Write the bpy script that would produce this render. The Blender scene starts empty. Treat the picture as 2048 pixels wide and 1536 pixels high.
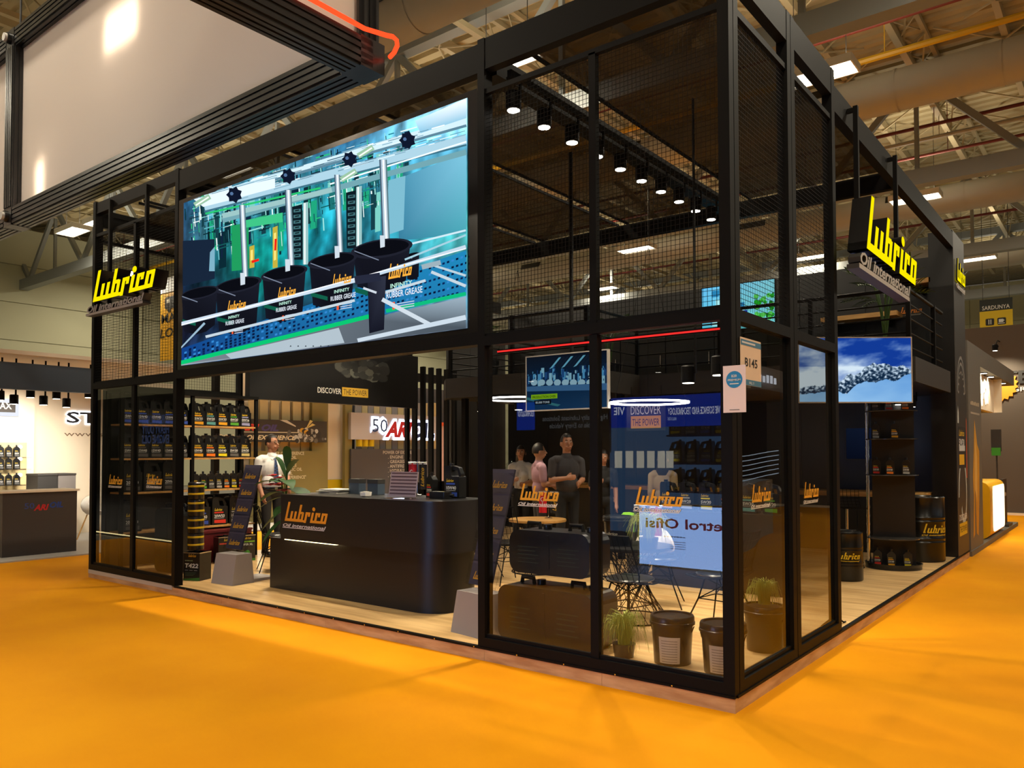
import bpy, math, random
from mathutils import Vector, Matrix
random.seed(7)
S = bpy.context.scene
COL = S.collection
PI = math.pi
# ------------------------------------------------------------------ camera
F_PX, CY_PX, PITCH, ROLL, YAW = 1574.474, 858.7065, 0.0288, -0.0023, 0.6648
CAM = Vector((1.9222, -4.6552, 1.6))
_fw = Vector((-math.sin(YAW)*math.cos(PITCH), math.cos(YAW)*math.cos(PITCH), math.sin(PITCH)))
_r0 = Vector((math.cos(YAW), math.sin(YAW), 0)); _u0 = _r0.cross(_fw)
_r = math.cos(ROLL)*_r0 + math.sin(ROLL)*_u0
_u = -math.sin(ROLL)*_r0 + math.cos(ROLL)*_u0
cd = bpy.data.cameras.new('camera'); cam = bpy.data.objects.new('camera', cd); COL.objects.link(cam)
cd.sensor_width = 36; cd.lens = F_PX/2048*36; cd.shift_y = (CY_PX-768)/2048
cd.clip_start = .05; cd.clip_end = 300
M = Matrix.Identity(4)
for i in range(3):
    M[i][0], M[i][1], M[i][2], M[i][3] = _r[i], _u[i], -_fw[i], CAM[i]
cam.matrix_world = M
S.camera = cam
def ray(u, v):
    return _fw + _r*((u-1024)/F_PX) + _u*((CY_PX-v)/F_PX)
def at(u, v, ax, val):
    """world point seen at photo pixel (u, v) on the plane ax = val"""
    d = ray(u, v); i = 'xyz'.index(ax)
    return CAM + d*((val-CAM[i])/d[i])
# ------------------------------------------------------------------ world, exposure
S.view_settings.view_transform = 'Standard'; S.view_settings.look = 'None'
S.view_settings.gamma = 1; S.view_settings.use_curve_mapping = False
S.view_settings.exposure = EXPOSURE = 0.0
S.cycles.max_bounces = 7; S.cycles.diffuse_bounces = 3; S.cycles.glossy_bounces = 4
S.cycles.transparent_max_bounces = 24; S.cycles.sample_clamp_indirect = 3.0
S.cycles.use_denoising = True
W = bpy.data.worlds.new('hall_air'); S.world = W; W.use_nodes = True
W.node_tree.nodes['Background'].inputs[0].default_value = (1.0, .88, .70, 1)
W.node_tree.nodes['Background'].inputs[1].default_value = .10
# hall lamps (the fixtures themselves are built further down at the same places)
HALL_Z = 9.05
HALL_W = 200.0; ROOF_FILL = 60.0  # downward lamp power, then an added upward fill that brightens the roof
HALL_COL = (1.0, .89, .69)
# ------------------------------------------------------------------ materials
def lin(c):
    c = c/255.0
    return c/12.92 if c <= .04045 else ((c+.055)/1.055)**2.4
def C(r, g, b): return (lin(r), lin(g), lin(b), 1)
MATS = {}
def mat(name, col, rough=.5, metal=0., spec=.5, emit=None, strength=0., coat=0.):
    m = bpy.data.materials.new(name); m.use_nodes = True
    b = m.node_tree.nodes['Principled BSDF']
    b.inputs['Base Color'].default_value = col; b.inputs['Roughness'].default_value = rough
    b.inputs['Metallic'].default_value = metal; b.inputs['Specular IOR Level'].default_value = spec
    b.inputs['Coat Weight'].default_value = coat
    if emit:
        b.inputs['Emission Color'].default_value = emit; b.inputs['Emission Strength'].default_value = strength
    MATS[name] = m
    return m
def noisy(m, c1, c2, scale=(1, 1, 1), nscale=4., detail=4., bump=0., rough=None, lo=.35, hi=.65):
    """object-space noise between two colours, with optional fine bump"""
    nt = m.node_tree; b = nt.nodes['Principled BSDF']
    tc = nt.nodes.new('ShaderNodeTexCoord'); mp = nt.nodes.new('ShaderNodeMapping')
    mp.inputs['Scale'].default_value = scale
    n = nt.nodes.new('ShaderNodeTexNoise'); n.inputs['Scale'].default_value = nscale; n.inputs['Detail'].default_value = detail
    r = nt.nodes.new('ShaderNodeValToRGB'); r.color_ramp.elements[0].color = c1; r.color_ramp.elements[1].color = c2
    r.color_ramp.elements[0].position = lo; r.color_ramp.elements[1].position = hi
    L = nt.links.new
    L(tc.outputs['Object'], mp.inputs['Vector']); L(mp.outputs['Vector'], n.inputs['Vector'])
    L(n.outputs['Fac'], r.inputs['Fac']); L(r.outputs['Color'], b.inputs['Base Color'])
    if bump:
        bp = nt.nodes.new('ShaderNodeBump'); bp.inputs['Strength'].default_value = bump; bp.inputs['Distance'].default_value = .01
        L(n.outputs['Fac'], bp.inputs['Height']); L(bp.outputs['Normal'], b.inputs['Normal'])
    return m
black = mat('black_metal', C(14, 13, 12), .55, .0, .12)
black2 = mat('black_lacquer', C(26, 25, 25), .3)
dark = mat('dark_grey', C(52, 50, 48), .5)
bplas = mat('black_plastic', C(22, 22, 23), .28)
counterm = mat('counter_matt_black', C(24, 23, 26), .4, spec=.4)
carpet = noisy(mat('orange_carpet', C(244, 140, 0), .85, spec=.15), C(232, 150, 0), C(240, 160, 0), (1, 1, 1), .9, 5., .0)
plinthw = noisy(mat('plinth_oak', C(196, 140, 96), .55), C(178, 136, 94), C(214, 176, 132), (.9, .9, 5), 3.2, 6.)
oak = noisy(mat('oak_floor', C(205, 165, 105), .42), C(190, 150, 98), C(222, 186, 130), (.6, 5, 1), 2.4, 6.)
woodt = noisy(mat('oak_top', C(200, 150, 80), .45), C(186, 136, 70), C(212, 164, 96), (1, 6, 6), 3., 5.)
grey = mat('grey_board', C(150, 142, 140), .6)
lgrey = mat('light_grey', C(190, 186, 180), .5)
white = mat('white_paint', C(236, 230, 220), .6)
cream = mat('cream_paint', C(232, 218, 190), .7)
deckm = mat('roof_deck', C(184, 170, 132), .7)
steel = mat('roof_steel', C(190, 176, 140), .6)
steelg = mat('girder_grey', C(140, 144, 142), .55)
galv = mat('galvanised', C(182, 176, 160), .5, .0)
redp = mat('red_pipe', C(112, 40, 26), .6)
yelp = mat('yellow_pipe', C(206, 156, 20), .5)
wallm = mat('hall_wall', C(176, 174, 144), .7)
chrome = mat('chrome', C(210, 210, 210), .15, 1.)
bluegrey = mat('blue_grey', C(66, 80, 96), .5)
aniso = mat('tv_black', C(12, 12, 14), .2)
redv = mat('red_gloss', C(190, 22, 30), .4)
yelv = mat('yellow_gloss', C(222, 190, 20), .4)
orangev = mat('orange_lacquer', C(240, 180, 10), .4)
greenl = mat('leaf_green', C(48, 92, 34), .55, spec=.3)
greenp = mat('palm_green', C(62, 92, 38), .5)
grassm = mat('grass_green', C(150, 160, 70), .6)
skinm = mat('skin', C(190, 138, 108), .5); skinm2 = mat('skin_tan', C(176, 122, 92), .5)
shirtw = mat('white_shirt', C(236, 234, 232), .75); shirtp = mat('pink_shirt', C(168, 128, 140), .75)
cloth = mat('dark_cloth', C(24, 24, 28), .8); cloth2 = mat('charcoal_cloth', C(52, 50, 54), .8)
beige = mat('beige_cloth', C(170, 150, 118), .8)
hairm = mat('hair_dark', C(30, 22, 16), .5); shoem = mat('shoe_black', C(16, 15, 15), .25)
def glowmat(name, col, s):
    m = bpy.data.materials.new(name); m.use_nodes = True; nt = m.node_tree; nt.nodes.clear()
    e = nt.nodes.new('ShaderNodeEmission'); o = nt.nodes.new('ShaderNodeOutputMaterial')
    e.inputs[0].default_value = col; e.inputs[1].default_value = s
    nt.links.new(e.outputs[0], o.inputs[0]); MATS[name] = m
    return m
def attrmat(name, glow=None, rough=.6):
    """colours come from the face colours of a flat print; glow = a lit screen or backlit print"""
    m = bpy.data.materials.new(name); m.use_nodes = True; nt = m.node_tree
    if glow is not None: nt.nodes.clear()
    a = nt.nodes.new('ShaderNodeVertexColor'); a.layer_name = 'Col'
    if glow is None:
        b = nt.nodes['Principled BSDF']; b.inputs['Roughness'].default_value = rough
        nt.links.new(a.outputs['Color'], b.inputs['Base Color'])
    else:
        e = nt.nodes.new('ShaderNodeEmission'); o = nt.nodes.new('ShaderNodeOutputMaterial')
        e.inputs[1].default_value = glow
        nt.links.new(a.outputs['Color'], e.inputs[0]); nt.links.new(e.outputs[0], o.inputs[0])
    MATS[name] = m
    return m
prnt = attrmat('print'); prglow = attrmat('lit_print', 1.0); prglow2 = attrmat('lightbox_print', 3.2); prdim = attrmat('dim_screen', .55)
yelglow = glowmat('yellow_sign_light', C(255, 232, 0), 1.05)
whglow = glowmat('lamp_white', (1, .93, .8, 1), 9.)
hallglow = glowmat('hall_lamp_face', (1, .90, .70, 1), 9.)
cool = glowmat('ring_white', (1, .95, .88, 1), 14.)
warmglow = glowmat('warm_strip', (1, .8, .38, 1), 6.)
redglow = glowmat('red_strip', (1, .035, .03, 1), 1.1)
neon = glowmat('neon_red_orange', (1, .05, .012, 1), 2.2)
blueglow = glowmat('blue_white_edge', (.7, .85, 1, 1), 2.)
def glass(name, tint, ior=1.5, boost=1.0):
    m = bpy.data.materials.new(name); m.use_nodes = True; nt = m.node_tree; nt.nodes.clear()
    o = nt.nodes.new('ShaderNodeOutputMaterial'); mx = nt.nodes.new('ShaderNodeMixShader')
    t = nt.nodes.new('ShaderNodeBsdfTransparent'); t.inputs[0].default_value = tint
    g = nt.nodes.new('ShaderNodeBsdfGlossy'); g.inputs['Roughness'].default_value = 0.; g.inputs[0].default_value = (1, 1, 1, 1)
    fr = nt.nodes.new('ShaderNodeFresnel'); fr.inputs[0].default_value = ior
    mu = nt.nodes.new('ShaderNodeMath'); mu.operation = 'MULTIPLY'; mu.inputs[1].default_value = boost; mu.use_clamp = True
    L = nt.links.new
    ge = nt.nodes.new('ShaderNodeNewGeometry'); iv = nt.nodes.new('ShaderNodeMath'); iv.operation = 'SUBTRACT'; iv.inputs[0].default_value = 1.
    m2 = nt.nodes.new('ShaderNodeMath'); m2.operation = 'MULTIPLY'
    L(ge.outputs['Backfacing'], iv.inputs[1]); L(fr.outputs[0], m2.inputs[0]); L(iv.outputs[0], m2.inputs[1])   # mirror only on the outer face of the slab
    L(m2.outputs[0], mu.inputs[0]); L(mu.outputs[0], mx.inputs[0]); L(t.outputs[0], mx.inputs[1]); L(g.outputs[0], mx.inputs[2]); L(mx.outputs[0], o.inputs[0])
    MATS[name] = m
    return m
paneglass = glass('pane_glass', (.92, .92, .92, 1), 1.5, 1.25)
sideglass = glass('smoked_side_glass', (.74, .73, .70, 1), 1.5, .62)
leftglass = glass('smoked_left_glass', (.72, .72, .72, 1), 1.5, .9)
acryl = glass('acrylic', (.9, .9, .92, 1), 1.4)
def translucent(name, col, w):
    m = bpy.data.materials.new(name); m.use_nodes = True; nt = m.node_tree; nt.nodes.clear()
    o = nt.nodes.new('ShaderNodeOutputMaterial'); mx = nt.nodes.new('ShaderNodeMixShader')
    d = nt.nodes.new('ShaderNodeBsdfDiffuse'); d.inputs[0].default_value = col
    t = nt.nodes.new('ShaderNodeBsdfTranslucent'); t.inputs[0].default_value = col
    mx.inputs[0].default_value = w
    nt.links.new(d.outputs[0], mx.inputs[1]); nt.links.new(t.outputs[0], mx.inputs[2]); nt.links.new(mx.outputs[0], o.inputs[0])
    MATS[name] = m
    return m
fabric = translucent('white_fabric', C(240, 230, 222), .5)
def seethrough(name, col, a):
    m = bpy.data.materials.new(name); m.use_nodes = True; nt = m.node_tree; nt.nodes.clear()
    o = nt.nodes.new('ShaderNodeOutputMaterial'); mx = nt.nodes.new('ShaderNodeMixShader'); mx.inputs[0].default_value = a
    d = nt.nodes.new('ShaderNodeBsdfDiffuse'); d.inputs[0].default_value = col; t = nt.nodes.new('ShaderNodeBsdfTransparent')
    nt.links.new(t.outputs[0], mx.inputs[1]); nt.links.new(d.outputs[0], mx.inputs[2]); nt.links.new(mx.outputs[0], o.inputs[0])
    MATS[name] = m
    return m
gauze = seethrough('black_gauze', C(58, 52, 42), .72)
# ------------------------------------------------------------------ mesh helpers
class MB:
    """collects faces; build() links them as ONE mesh object"""
    def __init__(s): s.v, s.f, s.m, s.c = [], [], [], []
    def add(s, vs, fs, m=0, col=None):
        o = len(s.v); s.v += [tuple(x) for x in vs]
        for i, f in enumerate(fs):
            s.f.append(tuple(o+k for k in f)); s.m.append(m)
            s.c.append(col)
        return s
    def box(s, x0, x1, y0, y1, z0, z1, m=0, col=None):
        vs = [(x, y, z) for x in (x0, x1) for y in (y0, y1) for z in (z0, z1)]
        return s.add(vs, [(0, 1, 3, 2), (4, 6, 7, 5), (0, 4, 5, 1), (2, 3, 7, 6), (0, 2, 6, 4), (1, 5, 7, 3)], m, col)
    def obb(s, c, size, rot=None, m=0, col=None):
        R = rot or Matrix.Identity(3); c = Vector(c); h = [k/2 for k in size]
        vs = [c + R @ Vector((x*h[0], y*h[1], z*h[2])) for x in (-1, 1) for y in (-1, 1) for z in (-1, 1)]
        return s.add(vs, [(0, 1, 3, 2), (4, 6, 7, 5), (0, 4, 5, 1), (2, 3, 7, 6), (0, 2, 6, 4), (1, 5, 7, 3)], m, col)
    def cyl(s, p0, p1, r0, r1=None, n=12, caps=True, m=0, col=None):
        r1 = r0 if r1 is None else r1
        p0, p1 = Vector(p0), Vector(p1); d = (p1-p0).normalized()
        a = d.orthogonal().normalized(); b = d.cross(a)
        vs = []
        for p, r in ((p0, r0), (p1, r1)):
            vs += [p + a*(r*math.cos(2*PI*k/n)) + b*(r*math.sin(2*PI*k/n)) for k in range(n)]
        fs = [(k, (k+1) % n, n+(k+1) % n, n+k) for k in range(n)]
        if caps: fs += [tuple(range(n-1, -1, -1)), tuple(range(n, 2*n))]
        return s.add(vs, fs, m, col)
    def tube(s, pts, r, n=6, m=0, col=None, r1=None):
        pts = [Vector(p) for p in pts]; vs = []; N = len(pts)
        d = (pts[1]-pts[0]).normalized(); a = d.orthogonal().normalized()
        for i, p in enumerate(pts):
            t = (pts[min(i+1, N-1)]-pts[max(i-1, 0)]).normalized()
            a = (a - t*a.dot(t)).normalized(); b = t.cross(a)
            rr = r if r1 is None else r+(r1-r)*i/(N-1)
            vs += [p + a*(rr*math.cos(2*PI*k/n)) + b*(rr*math.sin(2*PI*k/n)) for k in range(n)]
        fs = [(i*n+k, i*n+(k+1) % n, (i+1)*n+(k+1) % n, (i+1)*n+k) for i in range(N-1) for k in range(n)]
        fs += [tuple(range(n-1, -1, -1)), tuple(range((N-1)*n, N*n))]
        return s.add(vs, fs, m, col)
    def lathe(s, prof, c=(0, 0, 0), n=24, m=0, col=None, caps=True):
        vs = []; c = Vector(c)
        for r, z in prof:
            vs += [c+Vector((r*math.cos(2*PI*k/n), r*math.sin(2*PI*k/n), z)) for k in range(n)]
        P = len(prof)
        fs = [(i*n+k, i*n+(k+1) % n, (i+1)*n+(k+1) % n, (i+1)*n+k) for i in range(P-1) for k in range(n)]
        if caps and prof[0][0] > 1e-4: fs.append(tuple(range(n-1, -1, -1)))
        if caps and prof[-1][0] > 1e-4: fs.append(tuple(range((P-1)*n, P*n)))
        return s.add(vs, fs, m, col)
    def sphere(s, c, r, n=12, k=8, m=0, col=None):
        r = (r, r, r) if not hasattr(r, '__len__') else r
        vs = [Vector(c)+Vector((0, 0, -r[2]))]
        for i in range(1, k):
            t = -PI/2+PI*i/k
            vs += [Vector(c)+Vector((r[0]*math.cos(t)*math.cos(2*PI*j/n), r[1]*math.cos(t)*math.sin(2*PI*j/n), r[2]*math.sin(t))) for j in range(n)]
        vs.append(Vector(c)+Vector((0, 0, r[2])))
        fs = [(0, 1+(j+1) % n, 1+j) for j in range(n)]
        for i in range(k-2):
            fs += [(1+i*n+j, 1+i*n+(j+1) % n, 1+(i+1)*n+(j+1) % n, 1+(i+1)*n+j) for j in range(n)]
        L = 1+(k-1)*n; o = 1+(k-2)*n
        fs += [(o+j, o+(j+1) % n, L) for j in range(n)]
        return s.add(vs, fs, m, col)
    def prism(s, poly, h0, h1, fr, m=0, col=None, side=None):
        """2-D outline (counter-clockwise) extruded along the frame's normal from h0 to h1"""
        O, U, V, N = fr; n = len(poly)
        vs = [O+U*p[0]+V*p[1]+N*h0 for p in poly]+[O+U*p[0]+V*p[1]+N*h1 for p in poly]
        s.add(vs, [tuple(range(n, 2*n)), tuple(range(n-1, -1, -1))], m, col)
        return s.add(vs, [(k, (k+1) % n, n+(k+1) % n, n+k) for k in range(n)], m if side is None else side, col)
    def flat(s, poly, fr, h, col, m=0):
        O, U, V, N = fr
        return s.add([O+U*p[0]+V*p[1]+N*h for p in poly], [tuple(range(len(poly)))], m, col)
    def build(s, name, mats, parent=None, smooth=False, world=False):
        me = bpy.data.meshes.new(name); me.from_pydata(s.v, [], s.f)
        if not isinstance(mats, (list, tuple)): mats = [mats]
        for k in mats: me.materials.append(k)
        me.polygons.foreach_set('material_index', s.m)
        if any(c is not None for c in s.c):
            ca = me.color_attributes.new('Col', 'FLOAT_COLOR', 'CORNER'); buf = []
            for f, c in zip(s.f, s.c):
                if c is None: c = (.5, .5, .5, 1)
                if isinstance(c, list):
                    for q in c: buf += q
                else:
                    buf += list(c)*len(f)
            ca.data.foreach_set('color', buf)
        if smooth:
            me.polygons.foreach_set('use_smooth', [True]*len(s.f)); me.set_sharp_from_angle(angle=math.radians(38))
        me.update()
        return link(name, me, parent, world)
def link(name, me, parent=None, world=False):
    o = bpy.data.objects.new(name, me); COL.objects.link(o)
    if parent:
        o.parent = parent
        if world:
            m = parent.matrix_basis.copy(); p = parent.parent
            while p: m = p.matrix_basis @ m; p = p.parent
            o.matrix_basis = m.inverted()
    return o
def tag(o, label=None, cat=None, group=None, kind=None):
    if label: o['label'] = label
    if cat: o['category'] = cat
    if group: o['group'] = group
    if kind: o['kind'] = kind
    return o
def thing(name, label, cat, loc=(0, 0, 0), rz=0., group=None):
    o = bpy.data.objects.new(name, None); COL.objects.link(o); o.empty_display_size = .1
    o.location = loc; o.rotation_euler = (0, 0, rz)
    o.matrix_basis = Matrix.Translation(Vector(loc)) @ Matrix.Rotation(rz, 4, 'Z')
    return tag(o, label, cat, group)
def struct(name, parent=None):
    o = bpy.data.objects.new(name, None); COL.objects.link(o); o.empty_display_size = .1
    if parent: o.parent = parent
    else: o['kind'] = 'structure'
    return o
def copy_tree(o, parent=None):
    c = o.copy(); COL.objects.link(c); c.parent = parent
    if parent: c.matrix_parent_inverse = o.matrix_parent_inverse.copy()
    for ch in list(o.children): copy_tree(ch, c)
    return c
def place(o, loc, rz=0.):
    o.matrix_basis = Matrix.Translation(Vector(loc)) @ Matrix.Rotation(rz, 4, 'Z')
    return o
X, Y, Z = Vector((1, 0, 0)), Vector((0, 1, 0)), Vector((0, 0, 1))
def frame(O, U, V):
    U, V = Vector(U).normalized(), Vector(V).normalized()
    return (Vector(O), U, V, U.cross(V))
def FRONT(x, y, z): return frame((x, y, z), X, Z)          # faces -y, reads left to right along +x
def SIDE(x, y, z): return frame((x, y, z), Y, Z)           # faces +x, reads left to right along +y
def BACKF(x, y, z): return frame((x, y, z), -X, Z)         # faces +y
def rrect(x0, x1, y0, y1, r, n=5):
    out = []
    for cx, cy, a in ((x1-r, y1-r, 0), (x0+r, y1-r, 90), (x0+r, y0+r, 180), (x1-r, y0+r, 270)):
        out += [(cx+r*math.cos(math.radians(a+90*k/n)), cy+r*math.sin(math.radians(a+90*k/n))) for k in range(n+1)]
    return out
def rect(x0, x1, y0, y1): return [(x0, y0), (x1, y0), (x1, y1), (x0, y1)]
def circ(cx, cy, r, n=16, ry=None): return [(cx+r*math.cos(2*PI*k/n), cy+(ry or r)*math.sin(2*PI*k/n)) for k in range(n)]
# ------------------------------------------------------------------ lettering
_tc = {}
def text_tris(s, bold=0., shear=0., space=1.):
    """flat triangles of a string, cap height about .73, starting at x = 0; returns (verts, faces, width)"""
    k = (s, bold, shear, space)
    if k not in _tc:
        cu = bpy.data.curves.new('lettering', 'FONT'); cu.body = s; cu.size = 1; cu.resolution_u = 2
        cu.offset = bold; cu.shear = shear; cu.space_character = space; cu.fill_mode = 'FRONT'
        o = bpy.data.objects.new('lettering', cu); COL.objects.link(o)
        bpy.context.view_layer.update()
        me = bpy.data.meshes.new_from_object(o)
        vs = [(v.co.x, v.co.y) for v in me.vertices]; fs = [tuple(p.vertices) for p in me.polygons]
        bpy.data.objects.remove(o); bpy.data.curves.remove(cu); bpy.data.meshes.remove(me)
        x0 = min([v[0] for v in vs] or [0]); vs = [(a-x0, b) for a, b in vs]
        _tc[k] = (vs, fs, max([v[0] for v in vs] or [1]))
    return _tc[k]
def text(mb, s, fr, x, y, h, col=None, layer=.001, w=None, bold=.012, shear=0., align='l', space=1., m=0, depth=0.):
    """letters of height h (and total width w if given) with their lower left at (x, y) of the frame"""
    vs, fs, tw = text_tris(s, bold, shear, space)
    k = h/.73; kx = k if w is None else w/tw
    if align == 'c': x -= tw*kx/2
    if align == 'r': x -= tw*kx
    O, U, V, N = fr
    mb.add([O+U*(x+a*kx)+V*(y+b*k)+N*layer for a, b in vs], fs, m, col)
    if depth:                                              # solid letters: walls on the outline
        edge = {}
        for f in fs:
            for i in range(len(f)):
                e = (f[i], f[(i+1) % len(f)])
                if (e[1], e[0]) in edge: del edge[(e[1], e[0])]
                else: edge[e] = 1
        for a, b in edge:
            P = [O+U*(x+vs[i][0]*kx)+V*(y+vs[i][1]*k) for i in (a, b)]
            mb.add([P[0]+N*layer, P[1]+N*layer, P[1]+N*(layer-depth), P[0]+N*(layer-depth)], [(3, 2, 1, 0)], m+1 if depth else m, col)
    return tw*kx
# the slanted stand logo: bars in unit letters (x-height 1, ascender 1.9), sheared
_T = .27
LOGO_BARS = [(0, _T, .0, 1.9), (0, .95, 0, _T), (.62, .62+_T, .1, 1.0), (.8, 1.38, 0, _T), (1.11, 1.11+_T, .1, 1.0), (1.25, 2.2, 0, _T), (1.62, 1.62+_T, 0, 1.68),
             (1.7, 2.2, .78, 1.0), (2.06, 2.06+_T, .0, .95), (2.52, 2.52+_T, -.05, 1.0), (2.25, 2.6, 0, .2), (2.6, 3.12, .78, 1.0), (2.88, 3.13, .58, .92),
             (3.3, 3.3+_T, .0, 1.0), (3.35, 4.3, 0, .24), (3.78, 3.78+_T, .1, 1.0), (3.9, 4.38, .78, 1.0), (4.14, 4.38, .6, .9),
             (4.56, 4.56+_T, .0, 1.0), (4.2, 5.2, 0, .24), (4.6, 5.24, .78, 1.0), (5.0, 5.0+_T, .0, .96)]
LOGO_W, LOGO_SH = 5.75, .27
def logo(mb, fr, x, y, w, col=None, layer=.001, tagcol=None, depth=0., m=0, tagm=None, tagline=True, h=None):
    k = w/LOGO_W; ky = k if h is None else h/1.9
    def P(a, b): return (x+(a+.1+b*LOGO_SH)*k, y+b*ky)
    polys = [[P(a0, b0), P(a1, b0), P(a1, b1), P(a0, b1)] for a0, a1, b0, b1 in LOGO_BARS]
    polys.append([(x+(3.44+.1+1.32*LOGO_SH+.19*math.cos(t*PI/6))*k, y+(1.32+.19*math.sin(t*PI/6))*ky) for t in range(12)])
    for i, p in enumerate(polys):
        if depth: mb.prism(p, layer-depth, layer+i*.00003, fr, m, col, side=m+1)
        else: mb.flat(p, fr, layer+i*.00004, col, m)
    if tagline:
        tc_ = tagcol or col; tm = m if tagm is None else tagm
        text(mb, 'Oil international', fr, x-.02*w, y-.56*ky-.12*k*0, .33*ky, tc_, layer, w=w*.96, bold=.02, shear=.3, m=tm, depth=depth*.6 if depth else 0)
        mb.flat([(x-.03*w, y-.68*ky), (x+.9*w, y-.68*ky), (x+.9*w, y-.61*ky), (x-.03*w, y-.61*ky)], fr, layer, tc_, tm)
def scribble(mb, fr, x, y, w, h, col, layer, n=7):
    """a line of print too small to read in the photograph: a row of blank dashes"""
    for i in range(n): mb.flat(rect(x+w*i/n, x+w*(i+.72)/n, y, y+h*(1 if i % 3 else .8)), fr, layer, col)
GOLD = C(232, 170, 30); WHT = C(235, 235, 230)
# ================================================================== the hall
f = MB(); f.add([(-13, -11, 0), (6, -11, 0), (6, 20, 0), (-13, 20, 0)], [(0, 1, 2, 3)]); tag(f.build('floor', carpet), 'orange exhibition aisle carpet', kind='structure')
f = MB(); f.box(-60, 40, -40, 60, -.1, -.006); tag(f.build('floor_hall', mat('added_grey_floor', C(120, 116, 108), .6)), 'added grey floor around the aisle carpet', kind='structure')  # unseen grey floor, added to lessen orange bounce onto the roof
ZD = 11.7
ceil = struct('ceiling')
m = MB(); y = -24.; vs = []; prof = []
while y < 50:
    prof += [(y, ZD), (y+.2, ZD), (y+.24, ZD+.09), (y+.36, ZD+.09)]; y += .4
for yy, zz in prof: vs += [(-46, yy, zz), (24, yy, zz)]
m.add(vs, [(2*i, 2*i+1, 2*i+3, 2*i+2) for i in range(len(prof)-1)]); m.build('roof_deck', deckm, ceil)
# lattice joists along y under the deck
j = MB(); y0, y1 = -14., 46.
for sx in (-.28, .28): j.box(sx-.05, sx+.05, y0, y1, ZD-.14, ZD-.02)
j.box(-.07, .07, y0, y1, ZD-.95, ZD-.83)
k = 0; yy = y0
while yy < y1-1:
    for sx in (-.28, .28):
        a, b = (sx, yy, ZD-.1), (0, yy+1., ZD-.9)
        if k % 2: a, b = (sx, yy+1., ZD-.1), (0, yy, ZD-.9)
        j.cyl(a, b, .028, n=4, caps=False)
    j.cyl((-.28, yy, ZD-.08), (.28, yy+1., ZD-.08), .02, n=4, caps=False); j.cyl((.28, yy, ZD-.08), (-.28, yy+1., ZD-.08), .02, n=4, caps=False)
    yy += 1.; k += 1
J0 = j.build('roof_joist', steel, ceil)
p = MB(); p.box(-.07, .07, y0, y1, ZD-.3, ZD-.05)
yy = y0
while yy < y1-2:
    for a in (-1.35, -.7, .7, 1.35): p.cyl((0, yy+1., ZD-.35), (a, yy+(0 if abs(a) > 1 else 2), ZD-.06), .026, n=4, caps=False)
    yy += 2.
P0 = p.build('roof_purlin', steel, ceil)
for i in range(1, 17):
    o = J0.copy(); COL.objects.link(o); o.location.x = -38+i*3.6
for i in range(17):
    o = P0.copy() if i else P0
    if i: COL.objects.link(o)
    o.location.x = -36.2+i*3.6
J0.location.x = -38
def girder(y):
    m = MB(); m.box(-44, 22, y-.17, y+.17, 8.35, 8.75); m.box(-44, 22, y-.15, y+.15, 11.1, 11.4)
    x = -43.; k = 0
    while x < 21:
        a, b = (x, y, 8.7), (x+2.4, y, 11.2)
        if k % 2: a, b = (x, y, 11.2), (x+2.4, y, 8.7)
        d = Vector(b)-Vector(a); R = d.to_track_quat('X', 'Z').to_matrix()
        m.obb((Vector(a)+Vector(b))/2, (d.length, .14, .16), R)
        if k % 2: m.obb((x, y, 9.95), (.1, .1, 2.4))
        x += 2.4; k += 1
    m.build('roof_girder', steelg, ceil)
for y in (-.6, 8.4, 17.4, 26.4, 35.4): girder(y)
def duct(y, label):
    t = thing('air_duct', label, 'duct', (-12, y, 9.6-.46))
    m = MB(); m.cyl((-32, 0, .46), (34, 0, .46), .45, n=28, caps=True)
    b = m.build('tube', galv, t, True)
    for x in range(-30, 34, 2):
        r = MB(); r.cyl((x, 0, .46), (x+.05, 0, .46), .462, n=28, caps=False); r.build('seam', galv, t, True)
    for x in range(-27, 33, 5):
        v = MB(); R = Matrix.Rotation(math.radians(-28), 3, 'X')
        v.obb(Vector((x+.3, 0, .46))+R @ Vector((0, -.452, 0)), (1.0, .03, .24), R); v.build('vent', aniso, t)
for y, l in ((5.3, 'round galvanised air duct under the roof above the mesh tower'), (14.2, 'round galvanised air duct directly behind the stand roof frame'),
             (23.4, 'round galvanised air duct second behind the stand roof frame'), (33.0, 'round galvanised air duct in front of the far hall wall')):
    duct(y, l)
def pipe(y, z, r, mt, label):
    m = MB(); m.cyl((-40, y, z), (22, y, z), r, n=8); 
    for x in range(-38, 22, 4): m.cyl((x, y, z), (x, y, ZD), .012, n=4, caps=False)
    tag(m.build('service_pipe', mt, None, True), label, 'pipe')
pipe(12.5, 10.35, .045, redp, 'thin red sprinkler pipe before the nearer duct'); pipe(12.35, 10.45, .07, galv, 'grey cable pipe beside the red pipe before the nearer duct')
pipe(13.2, 10.0, .07, yelp, 'yellow gas pipe just before the nearer duct')
pipe(18.6, 10.3, .05, redp, 'red pipe behind the second roof girder'); pipe(19.3, 10.2, .06, galv, 'grey pipe behind the second roof girder')
pipe(20.6, 10.2, .045, redp, 'red pipe farther behind the second roof girder'); pipe(28.3, 10.2, .05, redp, 'red pipe behind the third roof girder')
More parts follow.
